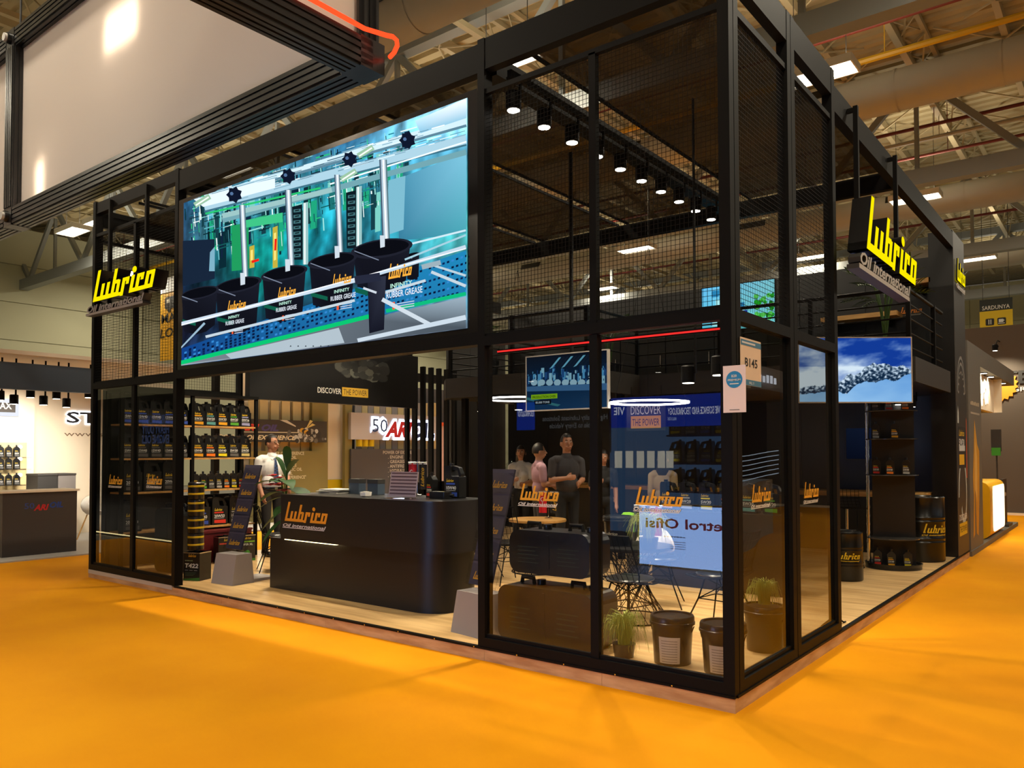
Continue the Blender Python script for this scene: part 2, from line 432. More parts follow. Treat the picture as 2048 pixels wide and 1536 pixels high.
# hall lamps
def lamp_fixture():
    t = thing('hall_lamp', 'rectangular louvred hall lamp hanging under the roof trusses', 'ceiling lamp', (0, 0, 0), 0, 'hall roof lamps')
    m = MB(); m.box(-.66, .66, -.3, .3, .0, .12); m.box(-.68, .68, -.32, -.29, -.04, .12); m.box(-.68, .68, .29, .32, -.04, .12); m.box(-.68, -.65, -.3, .3, -.04, .12); m.box(.65, .68, -.3, .3, -.04, .12)
    m.build('housing', white, t)
    for i in range(4):
        g = MB(); yy = -.21+.14*i; g.box(-.63, .63, yy-.045, yy+.045, -.015, -.002); g.build('tube', hallglow, t)
    w = MB(); w.cyl((-.5, 0, .12), (-.5, 0, 2.4), .008, n=4); w.cyl((.5, 0, .12), (.5, 0, 2.4), .008, n=4); w.build('hanger', dark, t)
    for nm, zz, rx, e in (('hall_light', -.05, 0, HALL_W), ('roof_fill', .16, PI, ROOF_FILL)):  # lamp light below, plus an added fill aimed up at the roof
        ld = bpy.data.lights.new(nm, 'AREA'); ld.shape = 'RECTANGLE'; ld.size = 1.3; ld.size_y = .55; ld.energy = e; ld.color = HALL_COL
        lo = bpy.data.objects.new(nm, ld); COL.objects.link(lo); lo.parent = t; lo.location = (0, 0, zz); lo.rotation_euler = (rx, 0, 0)
    return t
L0 = None; HALL = []
for y, x0, n0, n1 in ((-13, -2.7, -4, 2), (-7.4, -7.2, -3, 2), (-2.6, 2.3, -4, 1), (6.9, -7.25, -2, 2), (11.2, -2.75, -3, 2), (20.8, -2.9, -3, 1), (26.0, -7.5, -2, 1), (30.3, -2.6, -3, 1), (38.6, -2.9, -3, 1)):
    for k in range(n0, n1+1): HALL.append((x0+9.3*k, y))
HALL.append((-24., 7.0))
for x, y in HALL:
    if L0 is None: L0 = o = lamp_fixture()
    else: o = copy_tree(L0)
    place(o, (x, y, HALL_Z))
# walls
def panel_wall(name, O, U, length, height, n, mt, rows=5, ribs=0):
    w = struct(name); O, U = Vector(O), Vector(U); N = U.cross(Z)
    fr = (O, U, Z, N); b = MB(); b.prism(rect(0, length, 0, height), -.3, -.06, fr); b.build('wall_core', mt, w)
    me = None
    for i in range(n):
        for k in range(rows):
            if me is None:
                q = MB(); q.prism(rect(.015, length/n-.015, .015, height/rows-.015), -.06, 0, (Vector(), U, Z, N)); o = q.build('wall_panel', mt, w); me = o.data
            else: o = link('wall_panel', me, w)
            o.location = O+U*(length/n*i)+Z*(height/rows*k)
    for i in range(ribs):
        q = MB(); q.prism(rect(length*(i+.5)/ribs-.2, length*(i+.5)/ribs+.2, 0, height), 0, .35, fr); q.build('column', mt, w)
    return w
panel_wall('wall_left', (-34, -20, 0), (0, 1, 0), 66, 10.9, 8, wallm, 7, 9)
panel_wall('wall_back', (-36, 46, 0), (1, 0, 0), 62, 10.9, 8, wallm, 5, 8)
panel_wall('wall_front', (24, -24, 0), (-1, 0, 0), 60, 10.9, 8, wallm, 5, 6)
# hanging fabric sign frame over the aisle (open below)
t = thing('hanging_fabric_sign', 'huge hanging box sign of white fabric in a black profile frame over the aisle', 'hanging sign', (-5., -1.2, 4.15))
BX0, BX1, BX2, BZ0, BZ1, BY0, BY1 = -13.3, -7.56, -1.95, 4.15, 6.1, -1.28, -7.0
def profile(p0, p1, nm='frame_bar', w=.18):
    p0, p1 = Vector(p0), Vector(p1); d = p1-p0; R = d.to_track_quat('X', 'Z').to_matrix(); m = MB()
    m.obb((p0+p1)/2, (d.length, w, w), R)
    for s in (-1, 1):
        for q in (-.07, -.025, .025, .07):
            m.obb((p0+p1)/2+R @ Vector((0, s*w/2, q)), (d.length, .02, .03), R); m.obb((p0+p1)/2+R @ Vector((0, q, s*w/2)), (d.length, .03, .02), R)
    m.build(nm, black2, t, world=True)
for z in (BZ0, BZ1):
    profile((BX0, BY0, z), (BX1-.12, BY0, z)); profile((BX1+.12, BY0, z), (BX2-.1, BY0, z)); profile((BX2, BY0, z), (BX2, BY1, z)); profile((BX0, BY0, z), (BX0, BY1, z)); profile((BX0, BY1, z), (BX2, BY1, z))
for x, y in ((BX0, BY0), (BX1, BY0), (BX2, BY0), (BX0, BY1), (BX2, BY1)):
    profile((x, y, BZ0+.1), (x, y, BZ1-.1), 'frame_post', .1 if x == BX2 else .2)
for x, y in ((BX1, BY0), (BX2, BY0), (BX0, BY0)):
    for z in (BZ0, BZ1):
        m = MB(); m.cyl((x, y-.14, z), (x, y+.14, z), .06, n=10); m.obb((x, y, z), (.2, .2, .2)); m.build('corner_joint', black2, t, True, world=True)
        m = MB(); m.cyl((x, y-.165, z), (x, y-.12, z), .045, n=10); m.build('corner_bolt', lgrey, t, True, world=True)
def sheet(x0, x1, y0, y1):
    m = MB()
    if y0 == y1: m.box(x0, x1, y0-.004, y0+.004, BZ0+.1, BZ1-.1)
    else: m.box(x0-.004, x0+.004, y0, y1, BZ0+.1, BZ1-.1)
    m.build('fabric_panel', fabric, t, world=True)
sheet(BX0+.1, BX1-.1, BY0, BY0); sheet(BX1+.1, BX2-.1, BY0, BY0); sheet(BX2, BX2, BY1, BY0-.05); sheet(BX0, BX0, BY1, BY0); sheet(BX0, BX2, BY1, BY1)
m = MB(); m.tube([(BX2+.13, BY1, BZ0+.12)]+[(BX2+.13, BY0-.1, BZ0+.12)]+[(BX2+.13+.12*math.sin(a), BY0+.02+.03*a, BZ0+.12-.1*(1-math.cos(a))/2) for a in (.5, 1., 1.5, 2., 2.6, 3.1)], .015, 8)
tag(m.build('neon_strip', neon, t, True, world=True), 'glowing red orange light strip')
m = MB()
for x, y in ((BX0, BY0), (BX1, BY0), (BX2, BY0), (BX0, BY1), (BX2, BY1)): m.cyl((x, y, BZ1), (x, y, ZD-.9), .012, n=5)
m.build('suspension_cable', dark, t, world=True)
# a lit flood lamp hung close behind the fabric glows through it
for px, py, w_, h_, e_ in ((242, 52, .62, .36, 75), (80, 360, .2, .4, 14)):
    c_ = at(px, py, 'y', BY0)+Vector((0, .07, 0))
    l = thing('flood_lamp', 'flood lamp glowing through the hanging white fabric panel', 'flood lamp', c_, 0, 'flood lamps behind the hanging fabric')
    m = MB(); m.box(-w_/2, w_/2, .02, .1, -h_/2, h_/2); m.build('housing', dark, l)
    m = MB(); m.box(-w_/2+.02, w_/2-.02, .005, .02, -h_/2+.02, h_/2-.02); m.build('lamp_face', whglow, l)
    m = MB(); m.tube([(0, .06, h_/2), (0, .06, BZ1-.1-c_.z)], .012, 6); m.build('bracket', dark, l)
    ld = bpy.data.lights.new('flood_light', 'AREA'); ld.shape = 'RECTANGLE'; ld.size = w_; ld.size_y = h_; ld.energy = e_; ld.color = (1, .9, .7)
    lo = bpy.data.objects.new('flood_light', ld); COL.objects.link(lo); lo.parent = l; lo.rotation_euler = (math.radians(-90), 0, 0); lo.location = (0, 0, 0)
# ================================================================== the stand: floor and frame
ZF = .10
LX, DY = -8.67, 8.95
st = struct('floor_stand')
m = MB(); m.box(LX, -.02, .02, DY, .02, ZF); m.build('oak_boards', oak, st)
edges = [LX, -7.4, -5.6, -3.9, -2.0, -.95, 0]
for a, b in zip(edges, edges[1:]):
    q = MB(); q.box(a+.001, b-.001, .0, .02, .0, ZF-.012); q.build('plinth_board', plinthw, st)
edges = [.0, 1.9, 3.7, 5.5, 7.3, DY]
for a, b in zip(edges, edges[1:]):
    q = MB(); q.box(-.02, .0, a+.001, b-.001, .0, ZF-.012); q.build('plinth_board', plinthw, st)
q = MB(); q.box(LX, LX+.02, .02, DY, 0, ZF-.012); q.build('plinth_board', plinthw, st)
q = MB(); q.box(LX, -6.6, -.004, .02, ZF-.045, ZF+.003); tag(q.build('pale_edge', lgrey, st), 'worn pale grey edge strip')
q = MB(); q.box(-6.55, 0, -.008, .03, ZF-.012, ZF+.004); q.build('edge_trim', black, st)
q = MB(); q.box(-.03, .008, .03, DY, ZF-.012, ZF+.004); q.build('edge_trim', black, st)
for x in [-6.3+.42*i for i in range(15)]:
    q = MB(); q.cyl((x, -.01, ZF-.004), (x, -.006, ZF-.004), .006, n=6); q.build('screw', chrome, st)
fr_ = thing('stand_frame', 'black metal post and beam frame of the two storey exhibition stand', 'stand frame', (0, 0, ZF))
def bar(nm, x0, x1, y0, y1, z0, z1, mt=black):
    q = MB(); q.box(x0, x1, y0, y1, z0, z1); return q.build(nm, mt, fr_, world=True)
ZT, ZH = 2.5, 4.85                                          # transom top, frame top
for x in (-8.67, -6.62, -2.065): bar('post', x, x+.068, 0, .1, ZF, ZH if x > -8 else ZH+.02)
bar('post', -.075, 0, 0, .068, ZF, ZH); bar('post', -.075, 0, .078, .15, ZF, ZH); bar('post_groove', -.068, -.006, .066, .08, ZF, ZH, aniso)
for x in (-7.61, -1.045): bar('mid_post', x, x+.065, .01, .07, ZF, ZT-.08); bar('mid_post', x+.005, x+.06, .01, .06, ZT, ZH-.43)
for y in (1.08,): bar('post', -.08, 0, y, y+.075, ZF, ZH); bar('post', -.08, 0, y+.085, y+.16, ZF, ZH); bar('post_groove', -.07, -.006, y+.07, y+.09, ZF, ZH, aniso)
bar('post', -.08, 0, 2.18, 2.265, ZF, ZH)
# transoms, sills, top beams
for a, b in ((-8.6, -6.62), (-1.997, -.075)):
    bar('transom', a, b, .0, .08, ZT-.075, ZT); bar('sill', a, b, 0, .08, ZF+.004, ZF+.075); bar('glazing_bead', a, b, .02, .05, ZF+.075, ZF+.1)
    bar('mesh_rail', a, b, .01, .05, ZH-.445, ZH-.405); bar('mesh_rail', a, b, .015, .045, ZT, ZT+.02)
for a, b in ((.15, 1.08), (1.24, 2.18)):
    bar('transom', -.075, 0, a, b, ZT-.075, ZT); bar('sill', -.075, 0, a, b, ZF+.004, ZF+.075); bar('glazing_bead', -.05, -.02, a, b, ZF+.075, ZF+.1)
    bar('mesh_rail', -.05, -.01, a, b, ZH-.445, ZH-.405); bar('top_beam', -.075, -.003, a, b, ZH-.23, ZH-.004)
bar('top_beam', -8.6, -6.62, .01, .085, ZH-.14, ZH); bar('top_beam', -6.552, -2.065, .005, .085, ZH-.26, ZH-.03); bar('top_beam', -1.997, -.075, .005, .085, ZH-.25, ZH-.005)
bar('screen_beam', -6.552, -2.065, .0, .12, ZT-.06, ZT+.035)
bar('top_beam', -.085, 0, 2.265, 8.0, 4.5, 4.72); bar('top_beam', -8.67, -8.6, .1, 8.4, 4.55, 4.78)
bar('cross_beam', -8.6, -.085, 4.78, 4.86, 4.52, 4.72)
bar('roof_beam', -2.1, -1.95, .1, 4.78, 4.58, 4.74); bar('roof_beam', -6.65, -6.52, .1, 4.78, 4.6, 4.74)
bar('post', -8.67, -8.6, 2.1, 2.18, ZF, 4.55); bar('post', -8.67, -8.6, 5.62, 5.69, ZF, 4.55)
bar('transom', -8.67, -8.6, .1, 2.1, ZT-.07, ZT); bar('mesh_rail', -8.66, -8.62, .1, 2.1, ZH-.5, ZH-.46)
# roof gauze strips between the beams, with open gaps
for i, (a, b) in enumerate(((-1.69, -.22), (-3.4, -2.12), (-4.82, -3.57), (-6.45, -5.0), (-7.6, -6.7), (-8.55, -7.75))):
    q = MB(); q.box(a, b, .14 if i < 4 else .5, 4.74, 4.72, 4.725); q.build('roof_gauze', gauze, fr_, world=True)
    q = MB(); q.box(a-.02, a, .14, 4.74, 4.70, 4.73); q.box(b, b+.02, .14, 4.74, 4.70, 4.73); q.build('gauze_edge', black, fr_, world=True)
# wire mesh panels
def mesh_panel(fr, w, h, px=.0305, pz=.033, r=.0013):
    m = MB(); n = int(w/px); k = int(h/pz); O, U, V, N = fr
    for i in range(1, n): m.prism(rect(w*i/n-r, w*i/n+r, 0, h), -r, r, fr)
    for i in range(1, k): m.prism(rect(0, w, h*i/k-r, h*i/k+r), r, 3*r, fr)
    o = m.build('wire_mesh', black, fr_, world=True); o['kind'] = 'stuff'
H_ = ZH-.44-ZT-.02
for a, b in ((-8.6, -7.6), (-7.55, -6.62), (-1.997, -1.04), (-.985, -.075)): mesh_panel(FRONT(a, .03, ZT+.02), b-a, H_)
for a, b in ((.15, 1.08), (1.24, 2.18)): mesh_panel(SIDE(-.03, a, ZT+.02), b-a, H_)
mesh_panel(SIDE(-8.64, .1, ZT), 2.0, ZH-.5-ZT, .04, .04)
# glazing with logo decals
def pane(x0, x1, y0, y1, z0, z1, decal=None, gm=None):
    q = MB(); q.box(x0, x1, y0, y1, z0, z1); o = q.build('glass_pane', gm or paneglass, fr_, world=True)
    if decal:
        d = MB(); logo(d, decal[0], 0, 0, decal[1], GOLD, .002, WHT); e = d.build('logo_decal', prnt, o, world=False)
        tag(e, 'yellow slanted logo decal with white tagline')
z0, z1 = ZF+.09, ZT-.075
def dec(u0, v0, u1, ax):                                     # decal frame from two photo pixels on the glass
    a, b = at(u0, v0, ax, 0.), at(u1, v0, ax, 0.)
    if ax == 'y': return (FRONT(a.x, .028, a.z), b.x-a.x)
    return (SIDE(-.028, a.y, a.z), b.y-a.y)
pane(-8.6, -7.61, .03, .036, z0, z1, dec(213, 968, 241, 'y'), leftglass); pane(-7.545, -6.62, .03, .036, z0, z1, dec(289, 968, 321, 'y'), leftglass)
pane(-1.997, -1.045, .03, .036, z0, z1, dec(1034, 1000, 1116, 'y')); pane(-.98, -.075, .03, .036, z0, z1, dec(1265, 1010, 1365, 'y'))
pane(-.036, -.03, .15, 1.08, z0, z1, dec(1511, 1006, 1550, 'x'), sideglass); pane(-.036, -.03, 1.24, 2.18, z0, z1, dec(1615, 997, 1645, 'x'), sideglass)
# ================================================================== LED wall
t = thing('led_screen', 'giant LED video wall showing black buckets on a blue conveyor', 'video screen', (-4.3, .06, ZT))
SX0, SX1, SZ0, SZ1 = -6.43, -2.17, 2.578, 4.42
q = MB(); q.box(-6.552, -2.065, .005, .1, ZT+.036, SZ1+.05); q.build('cabinet', aniso, t, world=True)
def zp(zx, zy):                                              # close-up pixel -> position on the screen face
    p_ = at(340+zx/2.648, 180+zy/2.648, 'y', 0.); return (min(max(p_.x, SX0), SX1)-SX0, min(max(p_.z, SZ0), SZ1)-SZ0)
FS = FRONT(SX0, 0., SZ0); art = MB(); lay = [0.001]
def L_(): lay[0] += .000012; return lay[0]
def zpoly(pts, *c):
    c = [k if len(k) == 4 else C(*k) for k in c]
    P_ = [zp(*k) for k in pts]
    a_ = sum(P_[i][0]*P_[(i+1) % len(P_)][1]-P_[(i+1) % len(P_)][0]*P_[i][1] for i in range(len(P_)))
    col = c[0] if len(c) == 1 else list(c)
    if a_ < 0: P_ = P_[::-1]; col = col[::-1] if isinstance(col, list) else col
    art.flat(P_, FS, L_(), col)
def zline(a, b, w, c, c2=None):
    dx, dy = b[0]-a[0], b[1]-a[1]; l = math.hypot(dx, dy); nx, ny = -dy/l*w/2, dx/l*w/2
    zpoly([(a[0]+nx, a[1]+ny), (b[0]+nx, b[1]+ny), (b[0]-nx, b[1]-ny), (a[0]-nx, a[1]-ny)], c)
rows = [[(40, 90, 130), (60, 120, 150), (80, 150, 170), (60, 120, 150), (50, 110, 150), (120, 190, 220), (180, 225, 245)],
        [(40, 72, 100), (70, 150, 160), (50, 120, 140), (40, 130, 140), (50, 130, 150), (70, 150, 180), (90, 160, 190)],
        [(20, 40, 66), (24, 90, 100), (16, 140, 130), (20, 130, 140), (28, 120, 140), (50, 150, 170), (70, 170, 180)],
        [(18, 28, 48), (20, 60, 76), (14, 120, 110), (16, 100, 110), (30, 90, 110), (50, 140, 160), (80, 190, 190)],
        [(24, 26, 44), (22, 36, 60), (20, 60, 80), (24, 50, 70), (40, 70, 90), (80, 130, 160), (60, 130, 150)],
        [(30, 60, 110), (30, 80, 130), (40, 80, 120), (40, 60, 100), (60, 70, 90), (90, 100, 120), (100, 120, 140)]]
from mathutils import noise as MN0
NX, NY = 120, 56
def bil(u, v):
    u *= 5.999; v *= 4.999; i, k = int(u), int(v); fu, fv = u-i, v-k
    r_ = []
    for q in range(3):
        a = rows[k][i][q]*(1-fu)+rows[k][i+1][q]*fu; b = rows[k+1][i][q]*(1-fu)+rows[k+1][i+1][q]*fu
        r_.append(a*(1-fv)+b*fv)
    return r_
WW, HH = SX1-SX0, SZ1-SZ0
for i in range(NX):
    for k in range(NY):
        def gc(a, b):
            x_, y_ = (i+a)/NX, (k+b)/NY; g_ = 1+.55*MN0.noise((x_*26, y_*5, 1.))+.35*MN0.noise((x_*60, y_*22, 4.))+.5*max(0, MN0.noise((x_*9, y_*9, 8.)))
            return C(*[max(4, min(255, q*g_)) for q in bil(min(1, x_), min(1, y_))])
        c4 = [gc(a, b) for a, b in ((0, 1), (1, 1), (1, 0), (0, 0))]
        art.flat(rect(WW*i/NX, WW*(i+1)/NX, HH*(1-(k+1)/NY), HH*(1-k/NY)), FS, .001, c4)
# machine room clutter, then beams, rods, chains, knobs
for i in range(70):
    x = random.uniform(90, 1250); y = random.uniform(560, 860)-(x-90)*.3; w = random.uniform(8, 40); h = random.uniform(60, 260)
    g_ = random.choice([(20, 60, 70), (30, 110, 110), (10, 40, 50), (120, 200, 190), (30, 160, 120), (16, 34, 60)])
    zpoly([(x, y), (x+w, y-w*.3), (x+w, y+h-w*.3), (x, y+h)], g_)
rs = random.Random(12)
for i in range(420):
    x = rs.uniform(80, 1240); y = rs.uniform(540, 900)-(x-90)*.3; v_ = rs.random() < .6; L0_ = rs.uniform(14, 90); w_ = rs.uniform(2, 7)
    c_ = rs.choice([(8, 26, 34), (14, 52, 60), (20, 90, 90), (150, 220, 215), (230, 248, 245), (40, 190, 120), (30, 120, 140), (10, 20, 40), (90, 170, 180)])
    if v_: zline((x, y), (x+L0_*.06, y+L0_), w_, c_)
    else: zline((x, y), (x+L0_, y-L0_*.29), w_, c_)
zpoly([(1215, 470), (1573, 330), (1573, 760), (1215, 800)], (70, 140, 170), (120, 190, 215), (70, 160, 175), (50, 120, 150))
zpoly([(1160, 480), (1250, 455), (1240, 740), (1150, 770)], (120, 180, 200))
zpoly([(330, 720), (420, 700), (420, 950), (330, 960)], (30, 150, 90)); zpoly([(405, 690), (600, 650), (600, 700), (405, 730)], (60, 190, 130))
zpoly([(70, 800), (240, 790), (240, 1000), (70, 1040)], (22, 36, 56)); zpoly([(215, 860), (240, 830), (240, 960), (210, 960)], (120, 170, 190))
zline((190, 560), (1573, 165), 52, (205, 232, 242)); zline((190, 580), (1573, 190), 14, (90, 130, 150)); zline((185, 622), (1573, 262), 48, (168, 205, 222)); zline((185, 645), (1573, 292), 10, (60, 110, 130))
zline((280, 690), (1573, 330), 30, (110, 160, 170)); zline((280, 668), (860, 530), 26, (150, 190, 190)); zline((190, 656), (800, 520), 10, (40, 190, 110)); zline((850, 500), (1573, 275), 8, (235, 250, 255))
zpoly([(1300, 165), (1573, 45), (1573, 150), (1330, 230)], (190, 230, 250), (245, 252, 255), (150, 200, 225), (130, 190, 220))
for i in range(110):
    x = rs.uniform(200, 1500); o_ = rs.choice([-18, -8, 4, 14, 44, 54, 62, 74]); y = 557-(x-190)*.2857+o_; L0_ = rs.uniform(20, 130)
    zline((x, y), (min(1570, x+L0_), y-(min(1570, x+L0_)-x)*.282), rs.uniform(2, 6), rs.choice([(245, 252, 255), (130, 170, 190), (90, 130, 150), (220, 240, 248), (60, 100, 120)]))
zpoly([(130, 580), (420, 500), (560, 470), (560, 520), (300, 590), (180, 620)], (225, 240, 250))
for x, y0, y1 in ((648, 620, 900), (936, 545, 840)):
    zpoly([(x, y0), (x+56, y0-14), (x+60, y1), (x+4, y1)], (12, 26, 34))
    for k in range(9):
        yy = y0+14+k*(y1-y0)/9.4; zpoly([(x+10, yy), (x+48, yy-4), (x+48, yy+12), (x+10, yy+16)], (64, 110, 116)); zpoly([(x+18, yy+4), (x+40, yy), (x+40, yy+6), (x+18, yy+10)], (8, 16, 22))
for x, w, y0, y1 in ((708, 28, 600, 925), (990, 30, 515, 830)):
    zpoly([(x, y0), (x+w, y0-6), (x+w, y1), (x, y1)], (150, 190, 190)); zpoly([(x+6, y0), (x+w*.5, y0), (x+w*.5, y1), (x+6, y1)], (235, 245, 240))
for x in (425, 548):
    zpoly([(x, 730 if x > 500 else 830), (x+26, 720 if x > 500 else 822), (x+26, 940), (x, 945)], (190, 170, 60)); zpoly([(x+6, 760 if x > 500 else 850), (x+18, 755 if x > 500 else 846), (x+18, 900), (x+6, 905)], (240, 220, 120))
zpoly([(558, 790), (570, 788), (566, 850), (556, 852)], (230, 30, 20)); zpoly([(436, 905), (474, 893), (476, 906), (438, 918)], (230, 30, 20))
for x, y0, y1, w in ((370, 610, 1035, 32), (612, 530, 965, 34), (874, 450, 895, 30), (1112, 370, 840, 40)):
    for q, c_ in ((0, (70, 90, 110)), (.2, (170, 190, 205)), (.42, (250, 252, 255)), (.62, (190, 205, 215)), (.82, (90, 120, 130))):
        zpoly([(x+w*q, y0), (x+w*(q+.2), y0), (x+w*(q+.2)+18, y1), (x+w*q+18, y1)], c_)
for x, y, r in ((345, 556, 44), (630, 458, 42), (956, 368, 42), (1262, 268, 46)):
    zpoly([(x+r*(1 if k % 2 else .74)*math.cos(k*PI/7), y+r*(1 if k % 2 else .74)*math.sin(k*PI/7)*1.05) for k in range(14)], (14, 22, 42)); zpoly([(x-14+10*math.cos(k), y-6+10*math.sin(k)) for k in range(6)], (80, 110, 150))
for x, y in ((175, 590), (1040, 330), (950, 455)): zline((x-40, y+22), (x+40, y-26), 30, (150, 190, 160)); zline((x-34, y+22), (x+34, y-22), 8, (240, 252, 240))
# conveyor and its rails
zpoly([(62, 1370), (1573, 850), (1573, 1085), (62, 1450)], (16, 60, 130), (30, 130, 180), (30, 120, 170), (20, 60, 130))
for i in range(64):
    for k in range(6):
        x = 80+i*24; t0 = 1380-(x-62)*.344; t1 = 1440-(x-62)*.236; yy = t0+(t1-t0)*(k+.4)/6
        if random.random() < .85: zpoly([(x, yy), (x+13, yy-4), (x+13, yy+7), (x, yy+11)], random.choice([(8, 24, 60), (10, 36, 84), (50, 130, 200), (8, 20, 50)]))
zpoly([(60, 1452), (1050, 1215), (1573, 1095), (1573, 1275), (60, 1462)], (120, 130, 140), (90, 100, 110), (150, 170, 185), (70, 80, 90), (170, 180, 190))
zpoly([(300, 1400), (900, 1260), (930, 1340), (330, 1430)], (170, 185, 195))
zline((62, 1445), (1060, 1200), 22, (10, 190, 110)); zline((1150, 1172), (1573, 1080), 20, (14, 180, 120))
def zbucket(x0, x1, yt, yb, tilt, tx, brand=True):
    w = x1-x0; s = w/240.
    zpoly([(x0+4, yt), (x1-4, yt-tilt), (x1-22*s, yb-tilt*.85-22*s), (x0+w*.68, yb-tilt*.45), (x0+w*.4, yb-tilt*.1), (x0+22*s, yb-24*s)], (20, 21, 30), (26, 28, 40), (16, 17, 26), (14, 15, 22), (14, 15, 24), (20, 22, 34))
    zpoly([(x0+12*s, yt+150*s), (x0+w*.4, yt+172*s), (x0+w*.4, yt+192*s), (x0+13*s, yt+170*s)], (16, 90, 70))
    ov = [(x0+w/2+w*.52*math.cos(a*PI/12), yt-tilt*(.5+.5*math.cos(a*PI/12))+10*s+38*s*math.sin(a*PI/12)) for a in range(24)]
    zpoly(ov, (30, 32, 44)); zpoly([(x0+w/2+(px_-x0-w/2)*.88, py_*.0+(yt-tilt*.5+8*s)+(py_-(yt-tilt*.5+10*s))*.8) for px_, py_ in ov], (10, 11, 18))
    zline((x0+10*s, yt+4), (x0+w*.45, yt+40*s), 5, (120, 130, 150))
    if brand:
        a, b = zp(x0+tx, yt+118*s), zp(x0+tx+100*s, yt+118*s)
        logo(art, FS, a[0], a[1], b[0]-a[0], C(240, 170, 60), L_(), tagline=False, h=.1*s+.0)
        b0 = zp(x0+tx-8, yt+195*s); text(art, 'RUBBER GREASE', FS, b0[0], b0[1], .042*s, C(220, 228, 240), L_(), w=.33*s); text(art, 'INFINITY', FS, b0[0]+.05, b0[1]+.062*s, .03*s, C(190, 240, 220), L_(), w=.2*s)
        b0 = zp(x0+tx+24, yt+240*s); art.flat(rect(b0[0], b0[0]+.03, b0[1], b0[1]+.05*s), FS, L_(), C(230, 90, 50))
        for q in range(3): art.flat(rect(b0[0]+.05, b0[0]+.2*s, b0[1]+.02*q, b0[1]+.02*q+.008), FS, L_(), C(190, 200, 220))
zbucket(1255, 1330, 880, 1010, 16, 0, False); zbucket(970, 1285, 850, 1075, 44, 190); zbucket(740, 992, 915, 1165, 42, 125); zbucket(492, 730, 985, 1235, 46, 84); zbucket(243, 487, 1050, 1300, 52, 66); zbucket(62, 262, 1090, 1300, 44, 10, False)
for x, y in ((390, 1030), (628, 958), (890, 888), (1130, 832)): zpoly([(x-12, y-60), (x+14, y-60), (x+14, y), (x-10, y+6)], (200, 212, 222))
zline((62, 1240), (990, 1010), 20, (200, 215, 230)); zline((990, 1010), (1573, 832), 20, (190, 210, 225)); zline((62, 1246), (1573, 842), 5, (250, 252, 255))
zline((195, 1308), (985, 1115), 14, (190, 205, 215)); zline((62, 1365), (190, 1235), 12, (150, 180, 200)); zline((1140, 1075), (1360, 1010), 14, (190, 205, 215))
zpoly([(1052, 1000), (1150, 985), (1140, 1270), (1062, 1290)], (30, 32, 46), (46, 50, 66), (20, 22, 34), (20, 22, 34)); zline((985, 1010), (1120, 990), 44, (36, 40, 58))
zline((1030, 1050), (1100, 1075), 12, (200, 210, 220)); zline((1130, 1110), (1388, 1246), 22, (200, 212, 222)); zline((1000, 1330), (1573, 1205), 26, (196, 210, 222)); zline((1390, 965), (1573, 1040), 16, (190, 205, 215)); zline((1400, 930), (1573, 985), 12, (180, 200, 210)); zline((1340, 940), (1440, 915), 26, (150, 170, 180))
zline((1250, 900), (1573, 770), 10, (160, 200, 215)); zline((1573, 745), (1290, 815), 10, (200, 225, 235))
for k in range(6):
    zpoly([(640+k*40, 1360), (646+k*40, 1352), (650+k*40, 1360)], (30, 40, 50))
o = art.build('screen_picture', attrmat('led_picture', 1.15), t, world=True); tag(o, 'lit picture of buckets, filling rods and a blue conveyor')
# ================================================================== stand interior: walls, mezzanine
wb = struct('wall_stand_back')
q = MB(); q.box(-8.4, -.25, 8.4, 8.52, ZF, 4.5); q.build('wall_core', black2, wb)
for i in range(8):
    q = MB(); q.box(-8.4+i*1.018+.004, -8.4+(i+1)*1.018-.004, 8.38, 8.4, ZF, 4.49); q.build('wall_panel', black2, wb)
lg = MB(); a_ = at(1800, 628, 'y', 8.36); b_ = at(1845, 628, 'y', 8.36); logo(lg, FRONT(a_.x, 8.378, a_.z), 0, 0, b_.x-a_.x, C(235, 140, 40), .001, C(180, 170, 150)); lg.build('logo_print', prnt, wb)
# left return wall of dark boards, beyond the slats
wl = struct('wall_stand_left'); q = MB(); q.box(-8.62, -8.5, 6.7, 8.4, ZF, 3.9); q.build('wall_core', black2, wl)
for i in range(3): q = MB(); q.box(-8.5, -8.485, 6.7+i*.567+.003, 6.7+(i+1)*.567-.003, ZF, 3.9); q.build('wall_panel', dark, wl)
t = thing('slat_screen', 'row of tall black vertical slats beside the mezzanine', 'slat screen', (-8.45, 6.1, ZF))
for i in range(6):
    q = MB(); yy = 5.64+i*.215; q.box(-8.5, -8.4, yy, yy+.055, ZF, 3.2); q.build('slat', black, t, world=True)
q = MB(); q.box(-8.49, -8.4, 5.64, 6.69, ZF, ZF+.95); q.build('base_board', black2, t, world=True)
q = MB(); q.box(-8.6, -8.58, .12, 1.14, ZF, 2.42); ws = struct('wall_stand_shelf'); q.build('panel_back', black2, ws)
